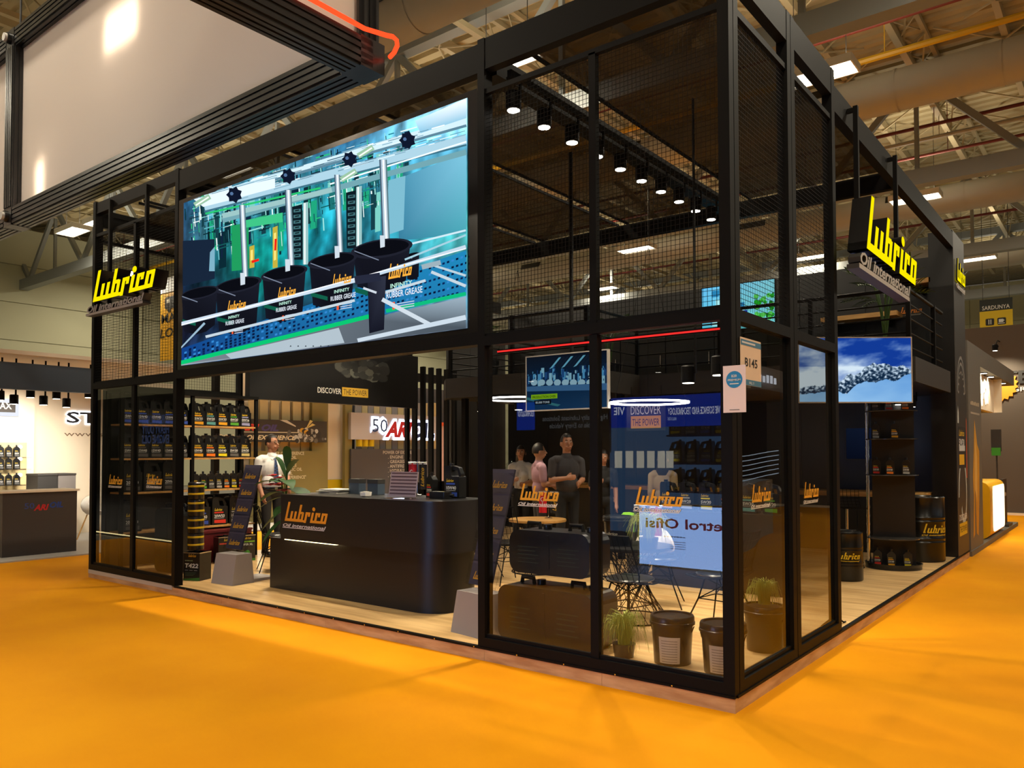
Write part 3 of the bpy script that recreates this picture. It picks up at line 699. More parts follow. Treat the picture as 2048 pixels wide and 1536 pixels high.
# mezzanine
mz = thing('mezzanine', 'black mezzanine deck with grey fascia and rail above the back of the stand', 'mezzanine', (-3, 6.5, 2.41))
foot = [(-6.45, 4.35), (-6.1, 4.0), (-3.6, 4.0), (-3.6, 5.35), (-.02, 5.35), (-.02, 7.6), (-.3, 8.36), (-6.45, 8.36)]
q = MB(); q.prism(foot, 2.42, 2.68, (Vector(), X, Y, Z)); q.build('deck', black2, mz, world=True)
q = MB()
for a, b in zip(foot[:6], foot[1:6]):
    a, b = Vector((*a, 0)), Vector((*b, 0)); d = (b-a).normalized(); n = Vector((d.y, -d.x, 0))
    q.prism([(0, 0), ((b-a).length, 0), ((b-a).length, .29), (0, .29)], 0, .02, (a+Z*2.405, d, Z, n))
q.build('fascia', dark, mz, world=True)
def rail_run(pts, posts):
    for k in range(5):
        r = MB(); z = 2.82+k*.17
        r.tube([(x, y, z) for x, y in pts], .011 if k < 4 else .024, 6); r.build('rail', black, mz, True, world=True)
    for x, y in posts: r = MB(); r.box(x-.025, x+.025, y-.02, y+.02, 2.68, 3.52); r.build('rail_post', black, mz, world=True)
rail_run([(-6.4, 6.6), (-6.4, 4.4), (-6.08, 4.06), (-3.66, 4.06), (-3.66, 5.41), (-.08, 5.41), (-.08, 7.5)], [(-6.4, 5.4), (-6.08, 4.06), (-4.9, 4.06), (-3.66, 4.06), (-3.66, 5.41), (-2.4, 5.41), (-1.2, 5.41), (-.08, 5.41), (-.08, 6.9)])
for x, y in ((-6.0, 4.3), (-3.7, 5.0)): q = MB(); q.box(x-.04, x+.04, y-.04, y+.04, ZF, 2.41); q.build('support_post', black, mz, world=True)
# wooden wall boards upstairs
for a_, b_, z, lab in ((-1.85, -.75, 3.62, 'long oak shelf board on the black wall upstairs'), (-.72, -.3, 4.05, 'short oak shelf board upstairs beside the hanging sign')):
    t = thing('wall_shelf', lab, 'shelf', ((a_+b_)/2, 8.2, z))
    q = MB(); q.box(a_, b_, 8.0, 8.375, z, z+.07); q.build('board', woodt, t, world=True)
    for x in (a_+.15, b_-.15): q = MB(); q.box(x-.01, x+.01, 8.1, 8.375, z-.12, z); q.build('bracket', black, t, world=True)
# end pillar with printed face
t = thing('graphic_pillar', 'tall dark end pillar printed with gauge, bottle and yellow logo', 'pillar', (-.13, 8.45, ZF))
q = MB(); q.box(-.32, -.006, 8.0, 8.93, ZF, 4.76); q.build('core', black2, t, world=True)
q = MB(); q.box(-.006, 0, 8.0, 8.93, ZF+.01, 4.75); q.build('face_board', dark, t, world=True)
g = MB(); fr = SIDE(.0, 8.0, 0)
for r_ in (.36, .3):
    pts = [(.47+r_*math.cos(k*PI/16), 2.45+r_*1.5*math.sin(k*PI/16)) for k in range(17)]+[(.47+(r_-.03)*math.cos(k*PI/16), 2.45+(r_-.03)*1.5*math.sin(k*PI/16)) for k in range(16, -1, -1)]
    for k in range(16): g.flat([pts[k], pts[k+1], pts[32-k], pts[33-k]], fr, .001, C(130, 128, 124))
for k in range(9): g.flat(circ(.47+.24*math.cos(k*PI/8), 2.45+.3*math.sin(k*PI/8), .02, 6), fr, .001, C(190, 185, 180))
for k in range(16):
    a0, a1 = k*.36-2.6, (k+1)*.36-2.6
    r0, r1 = .16+k*.012, .16+(k+1)*.012
    g.flat([(.5+r0*math.cos(a0), .95+r0*1.7*math.sin(a0)), (.5+(r0+.06)*math.cos(a0), .95+(r0+.06)*1.7*math.sin(a0)), (.5+(r1+.06)*math.cos(a1), .95+(r1+.06)*1.7*math.sin(a1)), (.5+r1*math.cos(a1), .95+r1*1.7*math.sin(a1))][::1], fr, .001, C(190, 200, 195))
g.flat(rrect(.12, .8, 1.35, 1.95, .06), fr, .0012, C(28, 28, 30)); g.flat(rect(.2, .62, 1.4, 1.55), fr, .0015, C(230, 180, 20)); g.flat(rect(.2, .7, 1.6, 1.68), fr, .0015, C(200, 205, 205)); text(g, '5W30', fr, .2, 1.68, .1, WHT, .0016, w=.45); text(g, 'Lubrico', fr, .2, 1.82, .09, C(235, 190, 20), .0016, w=.45, shear=.3)
g.flat([(.8, 1.2), (.86, 1.2), (.88, 2.05), (.84, 2.1)], fr, .0015, C(220, 90, 40)); g.flat([(.1, 2.0), (.2, 2.0), (.2, 2.15), (.15, 2.25), (.1, 2.1)], fr, .0015, C(200, 205, 200))
text(g, 'DISCOVER', fr, .12, .6, .09, WHT, .0015, w=.66); g.flat(rect(.12, .78, .38, .56), fr, .0013, C(230, 190, 20)); text(g, 'THE POWER', fr, .15, .43, .09, C(30, 28, 20), .0016, w=.6)
g.build('pillar_print', prnt, t, world=True)
g = MB(); logo(g, SIDE(.012, 8.1, 4.05), 0, 0, .72, None, .02, depth=.02, m=0, tagm=2, h=.33); g.build('lit_logo', [yelglow, black2, lgrey], t, world=True)
# ---------------------------------------------------------------- header band with slogan on the left side
t = thing('header_panel', 'long black header panel with a printed engine and a slogan above the left opening', 'header panel', (-8.3, 3.85, 2.4))
q = MB(); q.box(-8.42, -8.3, 2.1, 5.6, 2.4, 3.35); q.build('panel', black2, t, world=True)
q = MB()
for y in (2.2, 3.9, 5.5): q.box(-8.4, -8.36, y-.02, y+.02, 3.35, 4.55)
q.build('hanger_bar', black, t, world=True)
g = MB(); fr = SIDE(-8.3, 0, 0)
for i in range(60):
    y, z, r = 4.3+random.uniform(-.5, .5), 3.02+random.uniform(-.14, .1), random.uniform(.07, .15)
    g.flat(circ(y, z, r, 7, r*.6), fr, .001+i*.00004, random.choice([C(44, 46, 44), C(62, 62, 58), C(30, 30, 28), C(90, 92, 84)]))
g.build('engine_print', prnt, t, world=True); g = MB()
a_, b_ = at(635, 784, 'x', -8.3), at(682, 788, 'x', -8.3); c_ = at(736, 792, 'x', -8.3)
text(g, 'DISCOVER', fr, a_.y, 2.56, .095, C(225, 222, 210), .004, w=b_.y-a_.y, bold=.0); g.flat(rect(b_.y+.02, c_.y, 2.53, 2.68), fr, .0035, C(190, 150, 40)); text(g, 'THE POWER', fr, b_.y+.05, 2.56, .095, C(40, 34, 20), .004, w=c_.y-b_.y-.08, bold=.0)
g.build('slogan_print', prnt, t, world=True)
# ---------------------------------------------------------------- reception counter
def rcorner(x0, x1, y0, y1, rr, rl=.02, n=8):
    out = []
    for cx, cy, a, r in ((x1, y1, 0, rr), (x0, y1, 90, rl), (x0, y0, 180, rl), (x1, y0, 270, rr)):
        sx = -1 if cx == x1 else 1; sy = -1 if cy == y1 else 1
        out += [(cx+sx*r+r*math.cos(math.radians(a+90*k/n)), cy+sy*r+r*math.sin(math.radians(a+90*k/n))) for k in range(n+1)]
    return out
PLAN = (Vector(), X, Y, Z)
t = thing('reception_counter', 'black two tier reception counter with rounded end and yellow logo', 'counter', (-4.3, .9, ZF))
q = MB(); q.prism(rcorner(-5.66, -3.06, .62, 1.3, .3), ZF, .655, PLAN); q.build('lower_body', counterm, t, True, world=True)
q = MB(); q.prism(rcorner(-5.3, -2.93, .5, 1.25, .28), .675, 1.14, PLAN); q.build('upper_body', counterm, t, True, world=True)
q = MB(); q.prism(rcorner(-5.3, -2.93, .5, 1.25, .28), 1.14, 1.152, PLAN); q.build('counter_top', black2, t, True, world=True)
q = MB(); q.box(-5.3, -4.45, .56, .6, .657, .673); q.build('light_strip', warmglow, t, world=True)
g = MB(); a_, b_ = at(568, 1043, 'y', .5), at(658, 1043, 'y', .5); logo(g, FRONT(a_.x, .5, .87), 0, 0, b_.x-a_.x, C(232, 158, 30), .002, C(225, 222, 225), h=.205); g.build('logo_print', prnt, t, world=True)
# ---------------------------------------------------------------- brochure stands
def brochure_stand(label, loc, rz):
    t = thing('brochure_stand', label, 'brochure stand', loc, rz, 'brochure stands')
    q = MB(); q.add([(-.19, -.15, 0), (.19, -.15, 0), (.19, .15, 0), (-.19, .15, 0), (-.18, -.09, .34), (.18, -.09, .34), (.18, .12, .34), (-.18, .12, .34)],
                    [(3, 2, 1, 0), (4, 5, 6, 7), (0, 1, 5, 4), (1, 2, 6, 5), (2, 3, 7, 6), (3, 0, 4, 7)]); q.build('base', grey, t)
    q = MB(); q.box(-.16, .16, .16, .5, 0, .03); q.build('foot_plate', grey, t)
    q = MB(); d = Vector((0, .27, .95)); R = Matrix.Rotation(math.atan2(-.27, .95), 3, 'X')
    for x in (-.165, .165): q.obb(Vector((x, .04, .34))+d*.5, (.02, .02, d.length), R)
    q.build('spine', acryl, t)
    for i in range(5):
        c_ = Vector((0, .02, .36))+d*(.02+.2*i)
        q = MB(); q.obb(c_+R @ Vector((0, -.035, .09)), (.34, .004, .18), R); q.obb(c_+R @ Vector((0, .005, .1)), (.34, .004, .24), R); q.obb(c_+R @ Vector((0, -.015, .0)), (.34, .04, .004), R)
        p_ = q.build('pocket', acryl, t)
        g = MB(); g.obb(c_+R @ Vector((0, -.015, .11)), (.28, .02, .21), R, 0, C(58, 54, 74))
        logo(g, (c_+R @ Vector((-.1, -.0265, .05)), X.copy(), R @ Z, (R @ Vector((0, -1, 0)))), 0, 0, .2, C(226, 170, 30), .0005, tagline=False); g.build('brochure', prnt, p_)
brochure_stand('grey based brochure stand beside the left end of the reception counter', (-6.25, .54, ZF), .08)
brochure_stand('grey based brochure stand behind the mesh tower post', (-2.36, .36, ZF), -.15)
# ---------------------------------------------------------------- shelf wall on the left with jugs
t = thing('bottle_shelf', 'open black shelf rack with oak boards full of black oil jugs', 'shelf rack', (-8.4, 1.2, ZF))
for y in (.16, 1.12, 2.12):
    for x in (-8.56, -8.2): q = MB(); q.box(x-.02, x+.02, y, y+.045, ZF, 2.42); q.build('upright', black, t, world=True)
SHZ = (.58, 1.09, 1.53, 1.975)
for z in SHZ:
    for a, b in ((.2, 1.12), (1.165, 2.12)):
        q = MB(); q.box(-8.57, -8.18, a, b, z-.022, z); q.build('shelf_board', woodt, t, world=True)
q = MB(); q.box(-8.6, -8.58, 1.15, 2.12, ZF, 1.0); q.build('low_back_panel', black2, t, world=True)
q = MB(); q.box(-8.6, -8.16, .16, 2.16, 2.38, 2.42); q.build('top_board', black, t, world=True)
def jug_mesh(w, h, d, handle=True):
    """moulded oil jug, front in the x-z plane, neck on the left, grip with a hole on the right"""
    m = MB(); out = [(-w/2+.01, 0), (w/2-.01, 0), (w/2, .012), (w/2, h*.66), (w*.3, h*.86), (-w*.02, h*.9), (-w*.08, h*.93), (-w*.42, h*.93), (-w*.48, h*.88), (-w/2, h*.8), (-w/2, .012)]
    fr = (Vector((0, d/2, 0)), X, Z, -Y)
    if handle:
        lo_ = [(-w/2+.01, 0), (w/2-.01, 0), (w/2, .012), (w/2, h*.62), (w*.36, h*.62), (-w*.02, h*.62), (-w*.1, h*.8), (-w*.08, h*.93), (-w*.42, h*.93), (-w*.48, h*.88), (-w/2, h*.8), (-w/2, .012)]
        m.prism(lo_, 0, d, fr); m.prism([(w*.36, h*.62), (w/2, h*.62), (w*.5, h*.7), (w*.34, h*.88), (w*.26, h*.8)], d*.25, d*.75, fr); m.prism([(-w*.1, h*.8), (w*.26, h*.8), (w*.34, h*.88), (-w*.08, h*.93)], d*.25, d*.75, fr)
    else: m.prism([(-w/2, 0), (w/2, 0), (w/2, h*.7), (w*.2, h*.86), (-w*.2, h*.86), (-w/2, h*.7)], 0, d, fr)
    cx = -w*.25 if handle else 0
    c2 = MB(); c2.cyl((cx, 0, h*(.93 if handle else .86)), (cx, 0, h), min(w*.14, .024), n=10)
    return m, c2
def label_art(w, h, d, col, txt):
    g = MB(); fr = (Vector((0, -d/2, 0)), X, Z, -Y); a = w*.74
    logo(g, fr, -a/2, h*.47, a*.7, C(214, 180, 30), .001, tagline=False); g.flat(rect(-a/2, a*.3, h*.39, h*.435), fr, .001, col); text(g, txt, fr, -a/2, h*.25, h*.1, WHT, .001, w=a*.9)
    g.flat(rect(-a/2, a*.35, h*.21, h*.23), fr, .001, C(150, 150, 150)); g.flat([(-a/2, h*.07), (a/2, h*.05), (a/2, h*.17), (-a/2, h*.17)], fr, .001, col)
    return g
_jug = {}
def jug(kind, col, txt, loc, rz, label, group, name='oil_jug', cat='oil jug'):
    w, h, d, hd = {'jug': (.178, .34, .12, True), 'big': (.24, .42, .15, True), 'bottle': (.105, .25, .065, False), 'small': (.1, .22, .06, False)}[kind]
    t = thing(name, label, cat, loc, rz, group)
    if kind not in _jug:
        a, b = jug_mesh(w, h, d, hd); ob = a.build('body', bplas, t); oc = b.build('cap', bplas, t, True)
        bv = ob.modifiers.new('soft_edges', 'BEVEL'); bv.width = .008; bv.segments = 2; _jug[kind] = (ob.data, oc.data)
    else:
        ob = link('body', _jug[kind][0], t); link('cap', _jug[kind][1], t); bv = ob.modifiers.new('soft_edges', 'BEVEL'); bv.width = .008; bv.segments = 2
    k = (kind, tuple(col), txt)
    if k not in _jug: _jug[k] = label_art(w, h, d, col, txt).build('label', prnt, t).data
    else: link('label', _jug[k], t)
    return t
RZ = PI/2                                                    # fronts face +x
CN = {'amber': C(235, 165, 20), 'teal': C(90, 160, 160), 'green': C(80, 160, 40), 'lilac': C(140, 140, 180), 'orange': C(240, 120, 10), 'yellow': C(235, 215, 10), 'grey': C(90, 88, 86), 'cream': C(200, 180, 110), 'blue': C(50, 80, 180), 'red': C(220, 50, 30), 'silver': C(170, 170, 165)}
for z, lst, lev in ((SHZ[3], (('amber', '5W30'), ('teal', '0W20'), ('amber', '0W30'), ('green', '0W20'), ('lilac', '0W16')), 'top'), (SHZ[2], (('amber', '10W40'), ('orange', '10W40'), ('yellow', '10W40'), ('grey', '5W30'), ('cream', '5W30')), 'second')):
    for i, (cn, tx) in enumerate(lst):
        jug('jug', CN[cn], tx, (-8.31, 1.27+i*.184, z), RZ, f'black oil jug with {cn} label band reading {tx} on the {lev} shelf board', f'oil jugs on the {lev} shelf board')
    for i in range(5):
        jug('jug', CN[('grey', 'blue')[z > 1.7]], '15W40', (-8.31, .3+i*.184, z), RZ, f'black oil jug behind the logo glass on the {lev} shelf board', f'jugs behind the logo glass on the {lev} board')
for i, cn in enumerate(('amber', 'green', 'grey', 'silver', 'orange', 'yellow', 'red', 'teal')):
    jug('bottle', CN[cn], '5W30', (-8.29, 1.24+i*.118, SHZ[1]), RZ, f'small black oil bottle with {cn} band on the third shelf board', 'small bottles on the third shelf board', 'oil_bottle', 'oil bottle')
for i in range(4): jug('big', CN['grey'], '20W50', (-8.33, .36+i*.26, SHZ[1]) if i < 3 else (-8.33, .36, SHZ[0]), RZ, 'large black oil jug low on the shelf behind the logo glass', 'large jugs behind the logo glass')
for i, (cn, tx) in enumerate((('blue', '15W40'), ('red', '20W50'), ('silver', '10W30'))):
    jug('big', CN[cn], tx, (-8.32, 1.33+i*.27, SHZ[0]), RZ, f'large black oil jug with {cn} band on the lowest shelf board', 'large jugs on the lowest shelf board')
def tin(label, loc, rz, w, h, d, art, grp=None):
    t = thing('oil_tin', label, 'tin', loc, rz, grp)
    q = MB(); q.box(-w/2, w/2, -d/2, d/2, 0, h); o = q.build('body', bplas, t)
    q = MB(); q.box(-w/2-.002, w/2+.002, -d/2-.002, d/2+.002, h-.012, h); q.build('rim', chrome, t)
    q = MB(); q.cyl((0, 0, h), (0, 0, h+.02), .025, n=12); q.build('cap', bplas, t, True)
    g = MB(); art(g, (Vector((0, -d/2-.001, 0)), X, Z, -Y), w, h); g.build('label', prnt, t)
def art_a(c1, c2, tx):
    def f(g, fr, w, h):
        logo(g, fr, -w*.2, h*.84, w*.45, C(214, 180, 30), .001, tagline=False); g.flat(rect(-w*.45, w*.45, h*.72, h*.77), fr, .001, c1)
        if tx: text(g, tx, fr, 0, h*.6, h*.08, WHT, .001, w=w*.7, align='c')
        for k in range(5): g.flat(circ(random.uniform(-w*.15, w*.15), h*random.uniform(.2, .34), w*.14, 7), fr, .001+k*.0001, c2)
        g.flat(rect(-w/2, w/2, 0, h*.09), fr, .0016, c2)
    return f
tin('black tin with red label on the floor under the shelf', (-7.83, 1.42, ZF), RZ*.86, .24, .36, .2, art_a(C(200, 70, 50), C(120, 40, 30), ''), None)
tin('black tin with green label on the floor under the shelf', (-7.83, 1.72, ZF), RZ*.86, .24, .36, .2, art_a(C(120, 180, 40), C(60, 130, 40), 'SUPER XL'), None)
q = thing('red_crate', 'dark red open crate under the lowest shelf board', 'crate', (-8.2, 1.55, ZF)); cr = MB(); cr.box(-.2, .2, -.4, .4, .0, .02); cr.box(-.2, -.18, -.4, .4, .02, .4); cr.box(.18, .2, -.4, .4, .02, .4); cr.box(-.18, .18, -.4, -.38, .02, .4); cr.box(-.18, .18, .38, .4, .02, .4); cr.build('box', mat('dark_red', C(96, 18, 22), .5), q); cr = MB(); cr.box(-.21, .21, -.41, .41, .4, .43); cr.build('lid', MATS['dark_red'], q)
def art_t(g, fr, w, h):
    logo(g, fr, -w*.2, h*.84, w*.5, C(214, 160, 30), .001, tagline=False); scribble(g, fr, -w*.4, h*.69, w*.5, h*.035, C(150, 180, 140), .001, 5); text(g, 'T422', fr, -w*.4, h*.46, h*.15, WHT, .001, w=w*.82, bold=.03, shear=.15)
    for k in range(3): g.flat(rect(-w*.4+k*w*.28, -w*.2+k*w*.28, h*.36, h*.375), fr, .001, C(200, 200, 200)); g.flat(rect(-w*.4, w*.3-k*.02, h*(.28-.05*k), h*(.295-.05*k)), fr, .001, C(90, 110, 90))
    g.flat([(-w/2, 0), (w/2, 0), (w/2, h*.12), (-w/2, h*.05)], fr, .001, C(50, 110, 40))
tin('black tin reading T422 standing by the front left post', (-6.8, .42, ZF), .35, .23, .33, .2, art_t)
for i in range(4):
    t = thing('oil_can', f'round black can with amber bands, {("lowest", "second", "third", "topmost")[i]} of the stack on the lettered tin', 'can', (-6.84, .42, ZF+.352+i*.2), 0, 'stacked round cans')
    q = MB(); q.lathe([(.09, 0), (.092, .004), (.092, .186), (.086, .192), (.08, .198)], n=24); q.build('body', black2, t, True)
    for z in (.05, .14): q = MB(); q.lathe([(.0925, z), (.0935, z+.003), (.0935, z+.02), (.0925, z+.023)], n=24); q.build('band', yelv, t, True)
# ================================================================== things on the counter
ZC = 1.152
def dep(u, v, d): return CAM+ray(u, v)*d
t = thing('paper_stack', 'loose stack of white leaflets on the reception counter', 'papers', (-4.98, 1.0, ZC))
for i in range(5): q = MB(); q.obb((random.uniform(-.03, .03), random.uniform(-.02, .02), .006+i*.009), (.34, .24, .007), Matrix.Rotation(random.uniform(-.2, .2), 3, 'Z')); q.build('leaflet', lgrey if i % 2 else white, t)
for x, y, h, lab in ((-4.72, 1.08, .16, 'dark grey card box beside the leaflets on the counter'), (-4.42, 1.08, .16, 'dark grey card box with a printed lid on the counter')):
    t = thing('card_box', lab, 'box', (x, y, ZC)); q = MB(); q.box(-.08, .08, -.05, .05, 0, h-.025); q.build('box', bluegrey, t); q = MB(); q.box(-.083, .083, -.053, .053, h-.045, h); q.build('lid', dark, t)
t = thing('white_dish', 'small white card dish on the counter', 'dish', (-4.13, .68, ZC)); q = MB(); q.lathe([(.03, 0), (.055, .01), (.06, .05), (.052, .05), (.045, .015), (0, .012)], n=8); q.build('bowl', white, t); q = MB(); q.box(-.03, .03, -.02, .02, .05, .056); q.build('card', lgrey, t)
t = thing('leaflet_holder', 'clear acrylic leaflet holder with striped pages on the counter', 'leaflet holder', (-3.6, .68, ZC), .1)
R = Matrix.Rotation(-.18, 3, 'X'); q = MB(); q.obb((0, 0, .14), (.36, .005, .27), R); q.obb((0, -.05, .004), (.36, .14, .006)); q.build('stand', acryl, t)
q = MB(); q.obb((0, .01, .14), (.34, .004, .24), R, 0, C(200, 180, 182)); fr = (Vector((0, .01, .14))+R @ Vector((-.17, -.002, -.12)), X, R @ Z, R @ Vector((0, -1, 0)))
for k in range(7): q.flat(rect(.01, .33, .02+k*.033, .035+k*.033), fr, .0008, C(110, 84, 92))
q.build('page', prnt, t)
def flag_stand(loc, lab, rz=0.):
    t = thing('desk_flags', lab, 'desk flags', loc, rz)
    q = MB(); q.lathe([(.05, 0), (.05, .012), (.012, .02), (.006, .03)], n=16); q.build('base', chrome, t, True); q = MB(); q.cyl((0, 0, .02), (0, 0, .36), .005, n=8); q.cyl((-.13, 0, .345), (.13, 0, .345), .004, n=6); q.build('pole', chrome, t, True)
    for sx, c0 in ((-1, C(30, 28, 30)), (1, C(200, 16, 34))):
        if loc[0] < -3: sx = -sx
        g = MB(); n = 6; x0 = sx*.075
        for k in range(n):
            xa, xb = x0-.05+.1*k/n, x0-.05+.1*(k+1)/n; ya, yb = .008*math.sin(k*1.4), .008*math.sin((k+1)*1.4)
            g.add([(xa, ya-.002, .07), (xb, yb-.002, .07), (xb, yb-.002, .335), (xa, ya-.002, .335), (xa, ya+.002, .07), (xb, yb+.002, .07), (xb, yb+.002, .335), (xa, ya+.002, .335)], [(0, 1, 2, 3), (7, 6, 5, 4)], 0, c0)
        g.box(x0-.052, x0+.052, -.006, .006, .325, .336, 0, C(225, 220, 220))
        if c0[0] > .3:
            for k in range(11):
                a0, a1 = .6+k*.47, .6+(k+1)*.47
                if a1 < 6.0: g.flat([(x0+.028*math.cos(a0), .24+.028*math.sin(a0)), (x0+.028*math.cos(a1), .24+.028*math.sin(a1)), (x0+.004+.022*math.cos(a1), .24+.022*math.sin(a1)), (x0+.004+.022*math.cos(a0), .24+.022*math.sin(a0))], (Vector(), X, Z, -Y), .013, C(240, 236, 236))
            g.flat([(x0+.012*(1 if k % 2 else .45)*math.cos(k*PI/5), .195+.012*(1 if k % 2 else .45)*math.sin(k*PI/5)) for k in range(10)], (Vector(), X, Z, -Y), .013, C(240, 236, 236))
        else:
            text(g, 'Lubrico', (Vector((x0+.02, 0, 0)), Z, -X, -Y), .1, -.01, .05, C(220, 170, 40), .013, w=.19, shear=.3)
        g.build('flag', prnt, t)
flag_stand((-3.82, 1.1, ZC), 'pair of small desk flags, one red with crescent, on the reception counter')
jug('bottle', CN['red'], '5W30', (-3.52, 1.0, ZC), -.1, 'tall black oil bottle standing on the reception counter', None, 'oil_bottle', 'oil bottle')
jug('jug', CN['blue'], '10W40', (-3.28, 1.08, ZC), .1, 'black oil jug with blue label panel on the reception counter', None)
o = jug('bottle', CN['silver'], '5W30', (-3.3, .86, ZC+.033), 0, 'black oil bottle lying on its side on the reception counter', None, 'oil_bottle', 'oil bottle'); o.matrix_basis = Matrix.Translation((-3.42, .9, ZC+.035)) @ Matrix.Rotation(.15, 4, 'Z') @ Matrix.Rotation(PI/2, 4, 'Y') @ Matrix.Rotation(-PI/2, 4, 'Z')
# ---------------------------------------------------------------- plants
def leaf(mb, p, d, L, w, droop=.4, m=0, fold=.15, n=5):
    p, d = Vector(p), Vector(d).normalized(); s = d.cross(Z)
    s = s.normalized() if s.length > 1e-3 else X.copy()
    row = []
    for i in range(n+1):
        u = i/n; q = p+d*(L*u)-Z*(droop*L*u*u); ww = w*math.sin(PI*min(1, u*.94+.06))**.8*.5
        row += [q-s*ww+Z*ww*fold, q, q+s*ww+Z*ww*fold]
    fs = []
    for i in range(n): a = 3*i; fs += [(a, a+1, a+4, a+3), (a+1, a+2, a+5, a+4)]
    k = len(row); row2 = [v-Z*.003 for v in row]
    mb.add(row+row2, fs+[tuple(x+k for x in f[::-1]) for f in fs], m)
t = thing('flower_vase', 'tall leafy plant with red flowers in a vase on the counter ledge', 'plant', (-5.55, .76, .655))
q = MB(); q.lathe([(.05, 0), (.07, .05), (.06, .2), (.045, .3), (.055, .33), (.045, .33), (.04, .28), (0, .26)], n=16); q.build('vase', bplas, t, True)
LV = [((.05, -.1, .62), (.9, -.3, .3), .42, .17), ((-.03, -.05, .6), (-.8, -.4, .35), .36, .13), ((0, 0, .7), (.5, .1, .9), .4, .11), ((0, 0, .65), (-.3, -.1, 1), .5, .1), ((.08, -.05, .55), (.9, .1, .05), .4, .24), ((-.05, 0, .5), (-.9, -.2, .1), .36, .12), ((0, -.05, .45), (-.5, -.6, -.1), .3, .13), ((.02, 0, .75), (.1, -.1, 1), .5, .1), ((0, 0, .3), (-.7, -.5, -.3), .3, .12), ((0, 0, .35), (.3, -.7, .0), .26, .12), ((-.03, 0, .6), (-.9, .1, .45), .4, .11), ((.02, -.04, .2), (-.3, -.9, -.5), .28, .14)]
for p_, d_, L, w in LV:
    q = MB(); leaf(q, p_, d_, L, w, .45); q.build('leaf', greenl, t, True)
    q = MB(); q.tube([(0, 0, .28), (p_[0]*.5, p_[1]*.5, .28+(p_[2]-.28)*.6), p_], .006, 5); q.build('stem', greenl, t, True)
for p_, r in (((-.02, -.16, .68), .06), ((.06, -.14, .58), .07), ((.15, -.14, .52), .06), ((-.08, -.15, .58), .055), ((.1, -.16, .66), .05)):
    q = MB()
    for k in range(6): leaf(q, p_, (math.cos(k*1.05), math.sin(k*1.05)-.3, .4), r*1.6, r*1.1, .2, n=3)
    q.build('flower', redv, t, True)
def grass(label, loc, R_, H, n=170, pot=True, seed=1):
    rnd = random.Random(seed); t = thing('grass_plant', label, 'plant', loc)
    if pot: q = MB(); q.lathe([(.07, 0), (.085, .1), (.08, .1), (0, .09)], n=14); q.build('pot', bplas, t, True)
    q = MB(); z0 = .09 if pot else .0
    for i in range(n):
        a = rnd.uniform(0, 2*PI); r = R_*rnd.uniform(.35, 1); h = H*rnd.uniform(.7, 1.1); e = rnd.uniform(.1, .95)
        P_ = [(0.04*math.cos(a), .04*math.sin(a), z0), (r*.4*math.cos(a), r*.4*math.sin(a), z0+h*.8), (r*.75*math.cos(a+.1), r*.75*math.sin(a+.1), z0+h*.85), (r*math.cos(a+.15), r*math.sin(a+.15), max(.01, z0+h*(.85-e*1.05)))]
        q.tube(P_, .003, 3, r1=.001)
    o = q.build('blades', grassm, t); o['kind'] = 'stuff'
grass('pale green ornamental grass on the floor beside the labelled pails', (-1.02, .42, ZF), .2, .26, seed=3)
grass('pale green ornamental grass drooping over the wire table edge', (-1.36, 1.44, .762), .22, .24, 200, seed=5)
# ---------------------------------------------------------------- wire chairs and tables
def wire_chair():
    t = thing('wire_chair', 'x', 'chair', (0, 0, 0))
    def sh(u, v):                                           # seat shell: u across, v 0 front .. 1 back top
        w = .23+.02*math.sin(v*PI); x = (u-.5)*2*w
        if v < .55: y = -.2+v/.55*.38; z = .45-.03*math.sin(v/.55*PI)+.05*abs(u-.5)*2*(abs(u-.5)*2)*(.3+v)
        else: k = (v-.55)/.45; y = .18+.12*k; z = .46+.38*k
        if v >= .55: y -= .1*(abs(u-.5)*2)**2*.6
        return Vector((x, y, z))
    q = MB(); N = 11
    for i in range(N): q.tube([sh(i/(N-1), k/8) for k in range(9)], .0028, 4)
    q.build('seat_wires', black, t)
    q = MB()
    for k in range(12): q.tube([sh(i/6, k/11) for i in range(7)], .0028, 4)
    q.build('cross_wires', black, t)
    q = MB(); q.tube([sh(0, k/8) for k in range(9)]+[sh(i/6, 1) for i in range(1, 7)]+[sh(1, 1-k/8) for k in range(1, 9)]+[sh(1-i/6, 0) for i in range(1, 7)], .007, 6); q.build('rim', black, t, True)
    for sx in (-1, 1):
        for sy in (-1, 1):
            q = MB(); q.tube([(sx*.1, sy*.1, .43), (sx*.14, sy*.14, .26), (sx*.24, sy*.23, .0)], .007, 6); q.build('leg', black, t, True)
    q = MB()
    for a, b in (((-.1, -.1, .43), (.14, .14, .26)), ((.1, -.1, .43), (-.14, .14, .26)), ((-.14, -.14, .26), (.14, -.14, .26)), ((-.14, .14, .26), (.14, .14, .26)), ((-.14, -.14, .26), (.1, .1, .43)), ((.14, -.14, .26), (-.1, .1, .43)), ((-.14, -.14, .26), (-.14, .14, .26)), ((.14, -.14, .26), (.14, .14, .26))): q.cyl(a, b, .005, n=5, caps=False)
    q.build('brace', black, t)
    q = MB(); q.lathe([(0, .455), (.19, .455), (.2, .465), (.19, .475), (0, .478)], (0, -.02, 0), 20); q.build('cushion', bplas, t, True)
    return t
ch0 = wire_chair()
